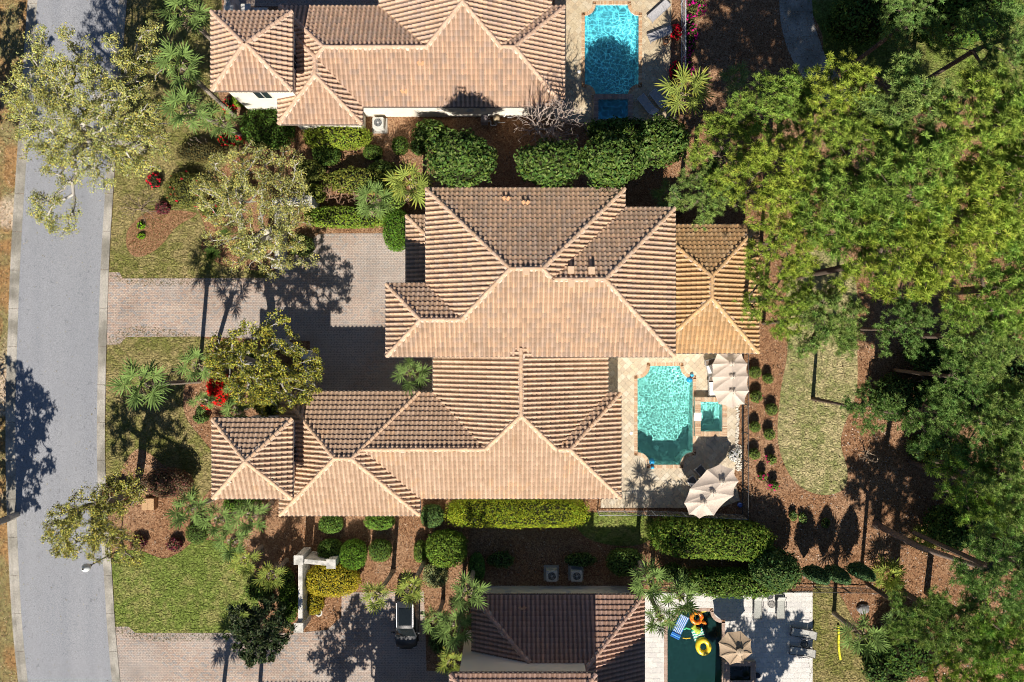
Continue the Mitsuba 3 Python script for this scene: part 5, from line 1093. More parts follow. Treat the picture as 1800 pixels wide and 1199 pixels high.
# ---- sun loungers
def lounger(label, px, py, deg, back, frame_c, sling_c, arms=True, cat='lounge chair', group_=None, L=1.9, w=0.64, towel=None):
    """px, py its middle on the ground; deg the way the head points, counter-clockwise from +x; back the angle of the raised back"""
    key = thing('sun_lounger', label, cat, group_); z = Z_DECK + 0.34; M = mat(W(px, py, 0) * [1, 1, 0], math.radians(deg))
    xb = 0.28 * L - 0.05                                # hinge of the back
    m = MB()
    for s in (-1, 1): m.bar((-L / 2, s * w / 2, z), (xb if back else L / 2, s * w / 2, z), 0.045, 0.05, frame_c); m.bar((xb, s * w / 2, z), (L / 2 + 0.02, s * w / 2, z - 0.02), 0.035, 0.04, frame_c)
    m.bar((-L / 2, -w / 2, z), (-L / 2, w / 2, z), 0.045, 0.05, frame_c); m.bar((L / 2, -w / 2, z - 0.02), (L / 2, w / 2, z - 0.02), 0.04, 0.04, frame_c)
    place(m, M).put(key + '__frame', 'painted')
    for x in (-L / 2 + 0.12, L / 2 - 0.35):
        for s in (-1, 1):
            q = MB(); q.bar((x, s * w / 2, z), (x + (-0.06 if x < 0 else 0.06), s * (w / 2 + 0.02), Z_DECK), 0.04, 0.04, frame_c); place(q, M).put(numbered(key + '__leg'), 'painted')
    q = MB(); n = 9; xs = np.linspace(-L / 2 + 0.04, xb - 0.01, n); zz = z + 0.028 - 0.03 * np.sin(np.linspace(0, np.pi, n))
    V = [(x, s * (w / 2 - 0.015), zc) for x, zc in zip(xs, zz) for s in (-1, 0, 1)]; F = [[3 * i + j, 3 * i + j + 3, 3 * i + j + 4, 3 * i + j + 1] for i in range(n - 1) for j in (0, 1)]
    V = [(x, y, zc - (0.015 if y == 0 else 0)) for x, y, zc in V]; q.add(V, F, sling_c); place(q, M).put(key + '__seat', 'painted')
    bl = L / 2 - xb + 0.08; a = math.radians(back); q = MB(); e = np.array([xb + bl * math.cos(a), 0, z + 0.03 + bl * math.sin(a)]); o = np.array([xb, 0, z + 0.03])
    ys = (-w / 2 + 0.02, 0, w / 2 - 0.02); q.add([(*(o * (1 - t) + e * t)[[0]], y, (o * (1 - t) + e * t)[2] - (0.02 if y == 0 and 0 < t < 1 else 0)) for t in (0, .5, 1) for y in ys], [[3 * i + j, 3 * i + j + 3, 3 * i + j + 4, 3 * i + j + 1] for i in (0, 1) for j in (0, 1)], np.asarray(sling_c) * 1.03)
    for s in (-1, 1): q.bar(o + [0, s * w / 2, 0], e + [0, s * w / 2, 0], 0.035, 0.035, frame_c)
    q.bar(e + [0, -w / 2, 0], e + [0, w / 2, 0], 0.035, 0.035, frame_c); place(q, M).put(key + '__backrest', 'painted')
    if arms:
        for s in (-1, 1):
            q = MB(); q.bar((xb - 0.5, s * (w / 2 + 0.04), z + 0.2), (xb + 0.05, s * (w / 2 + 0.04), z + 0.24), 0.045, 0.03, frame_c); q.bar((xb - 0.5, s * (w / 2 + 0.04), z + 0.2), (xb - 0.42, s * (w / 2 + 0.02), z), 0.03, 0.03, frame_c); place(q, M).put(numbered(key + '__armrest'), 'painted')
    if towel is not None:
        q = MB(); q.box((-L / 2 + 0.1, -w / 2 + 0.03, z + 0.03), (xb - 0.05, w / 2 - 0.03, z + 0.12), towel); place(q, M).put(key + '__cushion', 'painted')
    return key
GRY, SIL, DRK = (0.40, 0.40, 0.41), (0.55, 0.56, 0.57), (0.05, 0.05, 0.055)
lounger('grey sling lounger at the top right corner of the north pool deck', 1156, 24, 42, 0, (.30, .30, .31), GRY, arms=False)
lounger('grey sling lounger beside the terracotta pot on the north deck', 1158, 64, 22, 0, (.30, .30, .31), GRY, arms=False)
lounger('grey lounger with raised back in shade by the north spa', 1137, 189, -52, 42, SIL, GRY, arms=False)
lounger('grey lounger in shade half hidden by the shaggy palm', 1158, 180, -52, 42, SIL, GRY, arms=False)
lounger('grey lounger on the left of the pair at the white deck fence', 1329, 1064, 90, 40, DRK, (.36, .37, .34))
lounger('grey lounger on the right of the pair at the white deck fence', 1369, 1064, 90, 40, DRK, (.36, .37, .34))
lounger('grey lounger above the dark table at the right edge of the white deck', 1408, 1110, -8, 30, DRK, (.42, .42, .39))
lounger('grey lounger below the dark table at the right edge of the white deck', 1406, 1142, -6, 30, DRK, (.42, .42, .39))
lounger('lounger with silver frame left of the two under the slanted parasol', 1222, 856, -55, 25, SIL, (.10, .10, .11), arms=False)
lounger('lounger with silver frame right of the two under the slanted parasol', 1238, 836, -50, 25, SIL, (.10, .10, .11), arms=False)
lounger('white cushioned brown lounger at the upper left edge of the upright cream parasol', 1249, 649, 105, 35, (.30, .30, .30), (.13, .10, .075), towel=(.78, .78, .76), w=0.8, L=1.6, arms=False)
lounger('white cushioned brown lounger at the lower left edge of the upright cream parasol', 1252, 679, 92, 35, (.30, .30, .30), (.13, .10, .075), towel=(.78, .78, .76), w=0.8, L=1.6, arms=False)

# ---- side tables
def side_table(label, px, py, r=0.28, h=0.48):
    key = thing('side_table', label, 'table'); p = W(px, py, 0) + [0, 0, Z_DECK]; m = MB()
    v, f = torus(r, 0.018, 28, 8); m.add(v + p + [0, 0, h], f, (.03, .03, .03))
    for i in range(9):
        y = -r + (i + 0.5) * 2 * r / 9; x = math.sqrt(max(r * r - y * y, 0)); m.bar(p + [-x, y, h], p + [x, y, h], 0.035, 0.012, (.035, .035, .035))
    m.put(key + '__top', 'painted')
    for i in range(3):
        a = i * 2.094; q = MB(); q.bar(p + [r * .8 * math.cos(a), r * .8 * math.sin(a), h], p + [r * 1.05 * math.cos(a), r * 1.05 * math.sin(a), 0], 0.025, 0.025, (.03, .03, .03)); q.put(numbered(key + '__leg'), 'painted')
side_table('round black slatted table between the two loungers at the deck fence', 1352, 1058)
side_table('round black table between the two loungers at the right deck edge', 1409, 1127)

# ---- parasols
def panel(mb, hub, a, b, sag, col, n=6, scallop=0.06):
    hub, a, b = map(np.asarray, (hub, a, b)); V, ix = [], {}
    for i in range(n + 1):
        for j in range(i + 1):
            t = i / n; s = j / i if i else 0.5; e = a * (1 - s) + b * s; arch = 4 * s * (1 - s)
            e = e + (hub - e) * [1, 1, 0] * scallop * arch
            p = hub * (1 - t) + e * t; p = p - [0, 0, sag * t * arch * 0.9 + 0.10 * math.sin(math.pi * t)]
            ix[i, j] = len(V); V.append(p)
    F = []
    for i in range(n):
        for j in range(i + 1):
            F.append([ix[i, j], ix[i + 1, j], ix[i + 1, j + 1]])
            if j < i: F.append([ix[i, j], ix[i + 1, j + 1], ix[i, j + 1]])
    mb.add(V, F, col)
def parasol_triple(label, hubs_px, rim, z_rim, z_hub, rng):
    """rim: (px, py, hub index) round the edge"""
    key = thing('parasol', label, 'parasol'); hubs = [W(x, y, z_hub) for x, y in hubs_px]; R = [(W(x, y, z_rim), i) for x, y, i in rim]
    for q in range(len(R)):
        (a, i), (b, j) = R[q], R[(q + 1) % len(R)]; col = np.array([0.54, 0.46, 0.385]) * rng.uniform(0.97, 1.03)
        m = MB(); panel(m, hubs[i], a, b, 0.16, col); 
        if i != j: 
            panel(m, b, hubs[j], hubs[i], 0.05, col, scallop=0.0)
        m.put(numbered(key + '__canopy_panel'), 'painted', smooth=True)
    for h_, hb in enumerate(hubs):
        v, f = lathe([(0.0, 0.12), (0.10, 0.11), (0.24, 0.0)], 8); m = MB(); m.add(v + hb + [0, 0, 0.0], f, (.55, .47, .39)); m.put(numbered(key + '__vent_cap'), 'painted')
        m = MB()
        for k in range(8): a = k * np.pi / 4; m.bar(hb + [0.14 * math.cos(a), 0.14 * math.sin(a), 0.14], hb + [0.27 * math.cos(a), 0.27 * math.sin(a), 0.07], 0.02, 0.015, (.04, .04, .04)) if k % 2 == 0 else None
        m.add(lathe([(0.0, 0.21), (0.03, 0.20), (0.035, 0.15)], 8)[0] + hb, lathe([(0.0, 0.21), (0.03, 0.20), (0.035, 0.15)], 8)[1], (.05, .05, .05)); m.put(numbered(key + '__finial'), 'painted')
    c = hubs[1]; m = MB(); m.tube((c[0], c[1], Z_DECK), (c[0], c[1], z_hub), 0.035, None, 10, (.08, .07, .06)); m.put(key + '__pole', 'painted')
    m = MB(); m.add(lathe([(0.0, 0.10), (0.12, 0.10), (0.40, 0.05), (0.42, 0.0)], 20)[0] + [c[0], c[1], Z_DECK], lathe([(0.0, 0.10), (0.12, 0.10), (0.40, 0.05), (0.42, 0.0)], 20)[1], (.06, .06, .06)); m.put(key + '__base', 'painted')
    m = MB(); m.bar(hubs[0] - [0, 0, .08], hubs[2] - [0, 0, .08], 0.04, 0.04, (.08, .07, .06)); m.put(key + '__spreader_bar', 'painted')
pu = np.random.default_rng(91)
parasol_triple('upright cream triple-crowned parasol beside the raised spa', [(1287, 639), (1288, 662), (1288, 688)],
    [(1261, 621, 0), (1304, 621, 0), (1314, 640, 0), (1315.5, 662, 1), (1317, 688, 2), (1309, 711, 2), (1288, 719, 2), (1263, 711, 2), (1253, 688, 2), (1252, 664, 1), (1252, 641, 0)][::-1], 2.35, 2.75, pu)
parasol_triple('slanted cream triple-crowned parasol at the lower right of the middle pool deck', [(1270, 848), (1253.5, 866.5), (1237, 884)],
    [(1266.4, 816.3, 0), (1289, 825, 0), (1298.7, 846.6, 0), (1289.7, 872, 1), (1255, 906.6, 2), (1229.6, 912, 2), (1211, 905, 2), (1202.3, 885, 2), (1212.4, 860, 1), (1243, 826, 0)][::-1], 2.45, 2.9, pu)
key = thing('parasol', 'beige octagonal parasol over the small spa of the dark pool', 'parasol')
hub = W(1301, 1147, 2.75); pole_top = hub
for k in range(8):
    a0, a1 = np.pi / 8 + k * np.pi / 4 + 0.08, np.pi / 8 + (k + 1) * np.pi / 4 + 0.08; rr = 1.36; zr = 2.28
    A, B = (np.array([hub[0] + rr * math.cos(a) - 0.20, hub[1] + rr * math.sin(a) + 0.12, zr]) for a in (a0, a1))
    m = MB(); panel(m, hub, A, B, 0.10, np.array([0.36, 0.27, 0.18]) * pu.uniform(0.97, 1.03), scallop=0.05); m.put(numbered(key + '__canopy_panel'), 'painted', smooth=True)
    m = MB(); m.bar(hub - [0, 0, .05], A - [0, 0, .02], 0.02, 0.02, (.10, .08, .06)); m.put(numbered(key + '__rib'), 'painted')
m = MB(); m.add(lathe([(0.0, 0.12), (0.16, 0.08), (0.30, 0.0)], 8)[0] + hub + [0, 0, .02], lathe([(0.0, 0.12), (0.16, 0.08), (0.30, 0.0)], 8)[1], (.46, .36, .25)); m.tube(hub, hub + [0, 0, 0.22], .03, .015, 8, (.06, .05, .04)); m.put(key + '__vent_cap', 'painted')
m = MB(); m.tube((hub[0], hub[1], Z_DECK), hub, 0.03, None, 10, (.12, .10, .08)); m.put(key + '__pole', 'painted')
m = MB(); m.add(lathe([(0.0, 0.09), (0.10, 0.09), (0.32, 0.04), (0.33, 0.0)], 20)[0] + [hub[0], hub[1], Z_DECK + .3], lathe([(0.0, 0.09), (0.10, 0.09), (0.32, 0.04), (0.33, 0.0)], 20)[1], (.06, .06, .06)); m.put(key + '__base', 'painted')

# ---- floats in the dark pool (z_water -0.07)
zw = -0.07
key = thing('inflatable_mattress', 'blue and white striped inflatable mattress floating in the dark pool', 'pool float'); c0 = np.array([W(1197, 1078)[:2], W(1211.5, 1087)[:2], W(1193, 1126)[:2], W(1177.5, 1117)[:2]])
M = np.eye(4); u = (c0[3] - c0[0]); L = np.linalg.norm(u); u /= L; vv = np.array([-u[1], u[0]]); wd = np.linalg.norm(c0[1] - c0[0])
M[:2, 0] = u; M[:2, 1] = vv; M[:2, 3] = c0.mean(0); M[2, 3] = zw + 0.05
for i in range(11):
    m = MB(); y = (i - 5) * wd / 11; m.tube((-L / 2 + 0.05, y, 0), (L / 2 - 0.42, y, 0), wd / 21, None, 8, (.06, .24, .60) if i % 2 == 0 else (.72, .76, .80)); place(m, M).put(numbered(key + '__air_tube'), 'glossy')
m = MB(); 
for i in range(3): m.tube((L / 2 - 0.36 + i * 0.14, -wd / 2, 0.04), (L / 2 - 0.36 + i * 0.14, wd / 2, 0.04), 0.075, None, 10, (.03, .15, .5) if i != 1 else (.10, .35, .72))
place(m, M).put(key + '__pillow', 'glossy')
def ring_float(label, px, py, R, r, cols, rng, sx=1, sy=1, rot=0.0, head=None):
    key = thing('inflatable_ring', label, 'pool float'); p = W(px, py, 0); v, f = torus(R, r, 48, 16, sx, sy); c = np.array([cols[0]] * len(v)) * 1.0
    nz = meshkit.noise(v * 7 + rng.uniform(0, 9, 3)); c[nz > 0.58] = cols[1]
    m = MB(); m.add(v, f, c); place(m, mat(p + [0, 0, zw + r * 0.55], rot)); m.put(key + '__ring', 'glossy', smooth=True)
    if head:
        q = MB(); d = np.array(head); ic = trimesh.creation.icosphere(2); q.add(ic.vertices * [.17, .13, .15] + [*(d * (R + r * 1.2)), r * 1.3], ic.faces, cols[0]); q.add(ic.vertices * [.09, .08, .07] + [*(d * (R + r * 2.3)), r * 1.1], ic.faces, cols[1])
        s = np.array([-d[1], d[0]])
        for sg in (-1, 1): e = np.array([*(d * (R + r) + s * sg * 0.09), r * 1.9]); q.tube(e, e + [*(s * sg * 0.05), .14], .03, .02, 6, cols[1])
        place(q, mat(p + [0, 0, zw + r * 0.55], rot)).put(key + '__head', 'glossy', smooth=True)
    return key
ring_float('orange spotted giraffe-like inflatable ring in the dark pool', 1224.5, 1086, 0.40, 0.165, ((.75, .26, .02), (.55, .09, .01)), pu, head=(0.86, -0.5))
ring_float('translucent yellow inflatable ring at the centre of the dark pool', 1236, 1136.5, 0.46, 0.20, ((.78, .58, .03), (.80, .64, .10)), pu, 0.95, 1.12, 0.3)
def puffs(name, label, pts, r, col, cat='pool float'):
    key = thing(name, label, cat); parts = [manifold3d.Manifold.sphere(r * q, 14).translate([*W(x, y, 0)[:2], zw + 0.04 + 0.3 * r * q]) for x, y, q in pts]
    mm = manifold3d.Manifold.batch_boolean([manifold3d.Manifold.batch_hull(parts[i:i + 2]) for i in range(len(parts) - 1)], manifold3d.OpType.Add).to_mesh()
    m = MB(); m.add(mm.vert_properties[:, :3], mm.tri_verts, col); m.put(key, 'glossy', smooth=True)
puffs('inflatable_toy', 'lime green inflatable toy between the two rings', [(1217, 1104, .8), (1221, 1100, .8), (1219.5, 1105, 1), (1227, 1108, 1.6), (1226, 1110, 1.6), (1221, 1102, .8)], 0.14, (.45, .62, .08))
puffs('water_toy', 'small green and blue water pistol floating beside the mattress', [(1203, 1106, 1), (1206, 1104, 1), (1213, 1106, .7)], 0.09, (.08, .50, .22), 'toy')
puffs('pool_stick', 'short yellow-orange stick floating in the dark pool', [(1201, 1122, 1), (1206, 1123, 1), (1213, 1122, 1)], 0.05, (.78, .50, .05), 'toy')
puffs('pool_noodle', 'yellow noodle at the top edge of the dark pool', [(1233, 1076, 1), (1241, 1075, 1)], 0.06, (.75, .62, .05), 'toy')
key = thing('beach_towel', 'teal and white wavy striped towel floating above the yellow ring', 'towel'); m = MB(); C = W(1228, 1117, 0); n = 9
for i in range(n):
    v0 = (i - n / 2) * 0.105
    xs = np.linspace(-0.45, 0.45, 13); y0 = v0 + 0.05 * np.sin(xs * 14); y1 = y0 + 0.10
    V = np.vstack([np.column_stack([xs, y0, 0.02 * np.sin(xs * 9)]), np.column_stack([xs, y1, 0.02 * np.sin(xs * 9)])]); k = np.arange(12)
    m.add(V, np.stack([k, k + 1, k + 14, k + 13], 1), (.02, .36, .28) if i % 2 == 0 else (.75, .78, .74))
place(m, mat(C + [0, 0, zw + 0.03], 0.35)).put(key, 'painted')

# ---- blue pool gadgets clipped to the coping of the turquoise pool
def gadget(label, px, py, ox, oy):
    key = thing('pool_skimmer', label, 'pool device'); a = W(px, py, 0); b = W(px + ox, py + oy, 0)
    m = MB(); v, f = lathe([(0.0, 0.22), (0.12, 0.20), (0.22, 0.10), (0.25, -0.02), (0.18, -0.10)], 18); m.add(v + a + [0, 0, -0.02], f, (.02, .30, .60)); m.put(key + '__bowl', 'glossy', smooth=True)
    m = MB(); m.bar(a + [0, 0, .14], b + [0, 0, .18], .14, .06, (.03, .035, .04)); m.put(key + '__arm', 'painted')
    m = MB(); m.add(*[x for x in (lambda t: (t.vertices * [.14, .12, .09] + b + [0, 0, .17], t.faces))(trimesh.creation.icosphere(2))], (.05, .42, .78)); m.put(key + '__motor', 'glossy', smooth=True)
gadget('blue floating pool skimmer with black arm at the north-east notch', 1212, 668, 3.5, -8)
gadget('blue floating pool skimmer with black arm at the south edge of the turquoise pool', 1145.5, 812, 0.5, 10)
def lid(label, px, py, r=0.14):
    key = thing('skimmer_lid', label, 'lid'); m = MB(); v, f = lathe([(0.0, 0.02), (r * 0.9, 0.018), (r, 0.0)], 20); m.add(v + W(px, py, 0) + [0, 0, Z_DECK + .004], f, (.8, .8, .78)); m.put(key, 'painted')
lid('round white skimmer lid on the cream patio left of the turquoise pool', 1109.5, 762); lid('round white skimmer lid left of the blue north pool', 1017.5, 127)

# ---- pots, planter, box, stones
key = thing('plant_pot', 'terracotta pot with dark soil between loungers and flower bed on the north deck', 'pot'); p = W(1169, 77, 0) + [0, 0, Z_DECK]
v, f = lathe([(0.0, 0.0), (0.17, 0.0), (0.23, 0.36), (0.25, 0.36), (0.25, 0.42), (0.20, 0.42), (0.19, 0.36)], 22); m = MB(); m.add(v + p, f, (.42, .19, .09)); m.put(key + '__pot', 'painted', smooth=40)
v, f = lathe([(0.19, 0.37), (0.0, 0.40)], 22); m = MB(); m.add(v + p, f, (.06, .045, .035)); m.put(key + '__soil', 'painted')
key = thing('planter_bowl', 'round white stone planter bowl on the mulch inside the white garden wall', 'planter'); p = W(563.5, 1073.5, 0)
v, f = lathe([(0.0, 0.0), (0.16, 0.0), (0.19, 0.25), (0.27, 0.45), (0.29, 0.52), (0.19, 0.52), (0.15, 0.44)], 24); m = MB(); m.add(v + p, f, (.50, .49, .45)); m.put(key + '__bowl', 'painted', smooth=40)
v, f = lathe([(0.155, 0.44), (0.0, 0.46)], 22); m = MB(); m.add(v + p, f, (.05, .04, .03)); m.put(key + '__soil', 'painted')
key = thing('cardboard_box', 'tan cardboard box with a taped seam standing on the mulch island', 'box'); p = W(267, 884, 0.0); z = 0.62; w = 0.47
m = MB(); m.box((p[0] - w, p[1] - w * .95, 0), (p[0] + w, p[1] + w * .95, z - .02), (.42, .26, .13)); m.put(key + '__carton', 'painted')
for s in (-1, 1): q = MB(); q.box((p[0] + s * 0.008, p[1] - w * .95, z - .018), (p[0] + s * w, p[1] + w * .95, z + (.0 if s > 0 else .006)), (.46, .295, .155)); q.put(numbered(key + '__flap'), 'painted')
key = thing('cardboard_box', 'small tan parcel right behind the taped cardboard box', 'box'); p = W(262, 868, 0); m = MB(); m.box((p[0] - .18, p[1] - .16, 0), (p[0] + .18, p[1] + .16, .35), (.45, .29, .15)); m.put(key, 'painted')
rng = np.random.default_rng(95)
for lab, px, py, s, c in (('pale pinkish boulder behind the small parcel under the young oak', 255, 855, .42, (.50, .42, .36)), ('grey flat boulder beside the palm with leaning trunk', 1516, 1070, .5, (.22, .22, .22))):
    ic = trimesh.creation.icosphere(3); v = ic.vertices * (1 + 0.5 * (meshkit.fbm(ic.vertices * 2.2 + s * 9, 3)[:, None] - .5)) * [s, s * .8, s * .5]; m = MB(); m.add(v + W(px, py, 0) + [0, 0, s * .2], ic.faces, np.array(c) * (0.75 + 0.5 * meshkit.noise(v * 9)[:, None])); m.put(thing('boulder', lab, 'boulder'), 'painted', smooth=30)

# ---- air conditioners
def ac(label, px, py, rng, w=0.86):
    key = thing('air_conditioner', label, 'air conditioner'); p = W(px, py, 0); h = 0.85; q = MB(); q.box(p + [-.6, -.6, 0], p + [.6, .6, .09], (.34, .33, .30)); q.put(key + '__pad', 'painted')
    man = manifold3d.CrossSection.square([w - .16, w - .16], True).offset(.08, manifold3d.JoinType.Round, 2.0, 24).extrude(h - .1); mm = man.to_mesh(); m = MB(); m.add(mm.vert_properties[:, :3] + p + [0, 0, .09], mm.tri_verts, (.50, .50, .47))
    for i in range(7): m.box(p + [-w / 2 - .006, -w / 2 + .1, .2 + i * .09], p + [w / 2 + .006, w / 2 - .1, .225 + i * .09], (.36, .36, .34))
    m.put(key + '__cabinet', 'painted'); z = p + [0, 0, h]
    m = MB(); v, f = lathe([(.36, -.01), (.36, .025), (.325, .025), (.32, -.008)], 32); m.add(v + z, f, (.55, .55, .52)); v, f = lathe([(.33, -.004), (0, -.004)], 32); m.add(v + z, f, (.05, .055, .06)); m.put(key + '__shroud', 'painted')
    for i in range(4):
        a = i * np.pi / 2 + rng.uniform(0, .5); q = MB(); d = np.array([math.cos(a), math.sin(a), 0]); s = np.array([-d[1], d[0], 0]); q.add([z + d * .05 - s * .05 + [0, 0, .004], z + d * .30 - s * .12 + [0, 0, .004], z + d * .30 + s * .10 + [0, 0, .03], z + d * .05 + s * .04 + [0, 0, .02]], [[0, 1, 2, 3]], (.10, .115, .13)); q.put(numbered(key + '__fan_blade'), 'painted')
    m = MB()
    for r in (.10, .17, .24, .31): v, f = torus(r, .006, 32, 5); m.add(v + z + [0, 0, .045], f, (.42, .43, .43))
    m.add(lathe([(0, .06), (.06, .055), (.065, .03)], 16)[0] + z, lathe([(0, .06), (.06, .055), (.065, .03)], 16)[1], (.5, .5, .5)); m.put(key + '__grille', 'painted')
ac('air conditioner unit on the mulch south of the north house', 668, 222, rng); ac('left air conditioner of the two in shade above the south house roof', 969, 1007, rng); ac('right air conditioner of the two in shade above the south house roof', 1012, 1007, rng)

# ---- pool pump with white pipes, utility boxes on the walls
key = thing('pool_pump', 'pool pump station with white plumbing pipes by the north house wall', 'pool pump'); m = MB(); p = W(852, 214, 0); m.box(p + [-.27, -.3, 0], p + [.27, .3, .75], (.26, .23, .23)); m.put(key + '__heater', 'painted')
m = MB(); c = W(873, 214, 0); m.add(lathe([(0, .9), (.16, .88), (.27, .7), (.28, .1), (.2, 0)], 18)[0] + c, lathe([(0, .9), (.16, .88), (.27, .7), (.28, .1), (.2, 0)], 18)[1], (.34, .27, .17)); m.put(key + '__filter_tank', 'painted', smooth=40)
for a, b, z0, z1 in (((855, 208), (870, 203), .55, .6), ((870, 203), (870, 212), .6, .45), ((858, 216), (863, 216), .4, .4), ((863, 216), (863, 223), .4, .3), ((863, 223), (872, 223), .3, .3), ((872, 223), (872, 216), .3, .4), ((872, 219), (888, 219), .42, .42), ((886, 210), (896, 201), .55, .9), ((892, 211), (899, 211), .5, .5), ((856, 212), (862, 212), .5, .5)):
    q = MB(); q.tube(W(*a) + [0, 0, z0], W(*b) + [0, 0, z1], .035, None, 8, (.74, .76, .78)); q.put(numbered(key + '__pipe'), 'painted')
for lab, px, ys, z, w in (('grey electric meter box on the south wall of the north house', 829, 203.2, 1.3, .5), ('grey utility box right of the electric meter on the north house wall', 851, 203.2, 1.5, .42)):
    p = W(px, ys, 0); m = MB(); m.box((p[0] - w / 2, p[1] - .2, z), (p[0] + w / 2, p[1] + .02, z + .6), (.42, .44, .46)); m.tube((p[0], p[1] - .08, .05), (p[0], p[1] - .08, z), .03, None, 8, (.45, .46, .47)); m.put(thing('utility_box', lab, 'utility box'), 'painted')
for lab, px, z, w in (('grey electric meter box on the north wall of the south house', 893, 1.4, .5), ('small utility box right of the meter on the south house wall', 996, 1.5, .35)):
    p = W(px, 1031.5, 0); m = MB(); m.box((p[0] - w / 2, p[1] - .02, z), (p[0] + w / 2, p[1] + .2, z + .6), (.42, .44, .46)); m.put(thing('utility_box', lab, 'utility box'), 'painted')

# ---- street lamp, manhole
key = thing('street_lamp', 'street lamp with white teardrop globe leaning into view over the kerb', 'street lamp'); top = W(152, 998, 4.3); b = np.array([top[0], top[1], 0])
m = MB(); m.tube(b, b + [0, 0, .6], .13, .08, 12, (.02, .02, .02)); m.tube(b + [0, 0, .6], b + [0, 0, 3.9], .055, .04, 10, (.02, .02, .02)); m.put(key + '__pole', 'painted')
v, f = lathe([(0.10, 0), (.17, .08), (.31, .34), (.30, .50), (.18, .68), (.05, .78)], 20); m = MB(); m.add(v + b + [0, 0, 3.95], f, (.74, .78, .78)); m.put(key + '__globe', 'glossy', smooth=True)
v, f = lathe([(.13, -.08), (.14, 0), (.12, .04)], 16); m = MB(); m.add(v + b + [0, 0, 3.95], f, (.02, .02, .02)); m.put(key + '__collar', 'painted')
v, f = lathe([(.07, 0), (.05, .06), (.02, .12), (0, .2)], 12); m = MB(); m.add(v + b + [0, 0, 4.71], f, (.03, .03, .03)); m.put(key + '__finial', 'painted')
m = MB(); v, f = lathe([(0.0, .016), (.27, .016), (.28, .02), (.36, .018), (.37, .0)], 28); m.add(v + W(111, 291, 0), f, (.16, .13, .105)); m.put(thing('manhole_cover', 'brown iron manhole cover in the road under the large spreading oak', 'manhole cover'), 'painted')

# ---- the parked car
key = thing('parked_car', 'dark grey SUV parked nose down on the south driveway, rear under a palm', 'car'); M = mat(W(717, 1083, 0) + [0, 0, Z_DRIVE], -math.pi / 2, [1.07, 1.0, 1.0])
def loft(rings, smooth=True, caps=True):
    n = len(rings[0]); V = np.vstack(rings); F = [[i * n + j, i * n + (j + 1) % n, (i + 1) * n + (j + 1) % n, (i + 1) * n + j] for i in range(len(rings) - 1) for j in range(n)]
    F = [[a, c, b] for a, b, c in [(q[0], q[1], q[2]) for q in F]] + [[a, d, c] for a, c, d in [(q[0], q[2], q[3]) for q in F]]
    if caps:
        F += [[0, j, j + 1] for j in range(1, n - 1)]; o = (len(rings) - 1) * n; F += [[o, o + j + 1, o + j] for j in range(1, n - 1)]
    return V, np.array(F)
def ring(x, w, zs, zb=0.28, crown=0.05):
    h = [(w * .90, zb), (w * .985, zb + .16), (w, zb + .38), (w * .975, zs - .10), (w * .90, zs), (w * .5, zs + crown * .8), (0, zs + crown)]
    return np.array([(x, y, z) for y, z in h] + [(x, -y, z) for y, z in h[-2::-1]])
st = [(-2.14, .66, .70), (-2.10, .80, .92), (-1.95, .885, 1.0), (-1.5, .915, 1.01), (-.6, .925, 1.0), (.4, .925, .985), (1.0, .92, .975), (1.25, .905, .985), (1.65, .87, .945), (1.95, .80, .86), (2.10, .68, .74), (2.16, .52, .60)]
m = MB(); m.add(*loft([ring(*s) for s in st])); place(m, M).put(key + '__body', 'car_paint', smooth=50, color=False)
def quadgrid(a, b, c, d, n=6, bulge=(0, 0, 0)):
    a, b, c, d = map(np.asarray, (a, b, c, d)); V = []
    for i in range(n + 1):
        for j in range(n + 1): s, t = i / n, j / n; V.append((a * (1 - s) + b * s) * (1 - t) + (d * (1 - s) + c * s) * t + np.asarray(bulge) * (16 * s * (1 - s) * t * (1 - t)) ** .7)
    return V, [[i * (n + 1) + j, (i + 1) * (n + 1) + j, (i + 1) * (n + 1) + j + 1, i * (n + 1) + j + 1] for i in range(n) for j in range(n)]
def cq(name, a, b, c, d, bsdf, bulge): m = MB(); m.add(*quadgrid(a, b, c, d, 6, bulge)); place(m, M); m.put(numbered(key + '__' + name), bsdf, smooth=True, color=False)
zr, zb = 1.60, 1.0
cq('windshield', (1.12, .80, zb + .02), (1.12, -.80, zb + .02), (.30, -.62, zr - .03), (.30, .62, zr - .03), 'car_glass', (.10, 0, .05))
cq('roof', (.33, .63, zr - .03), (.33, -.63, zr - .03), (-1.62, -.62, zr - .05), (-1.62, .62, zr - .05), 'car_paint', (0, 0, .07))
cq('rear_window', (-1.62, .62, zr - .05), (-1.62, -.62, zr - .05), (-2.02, -.78, zb), (-2.02, .78, zb), 'car_glass', (-.07, 0, .04))
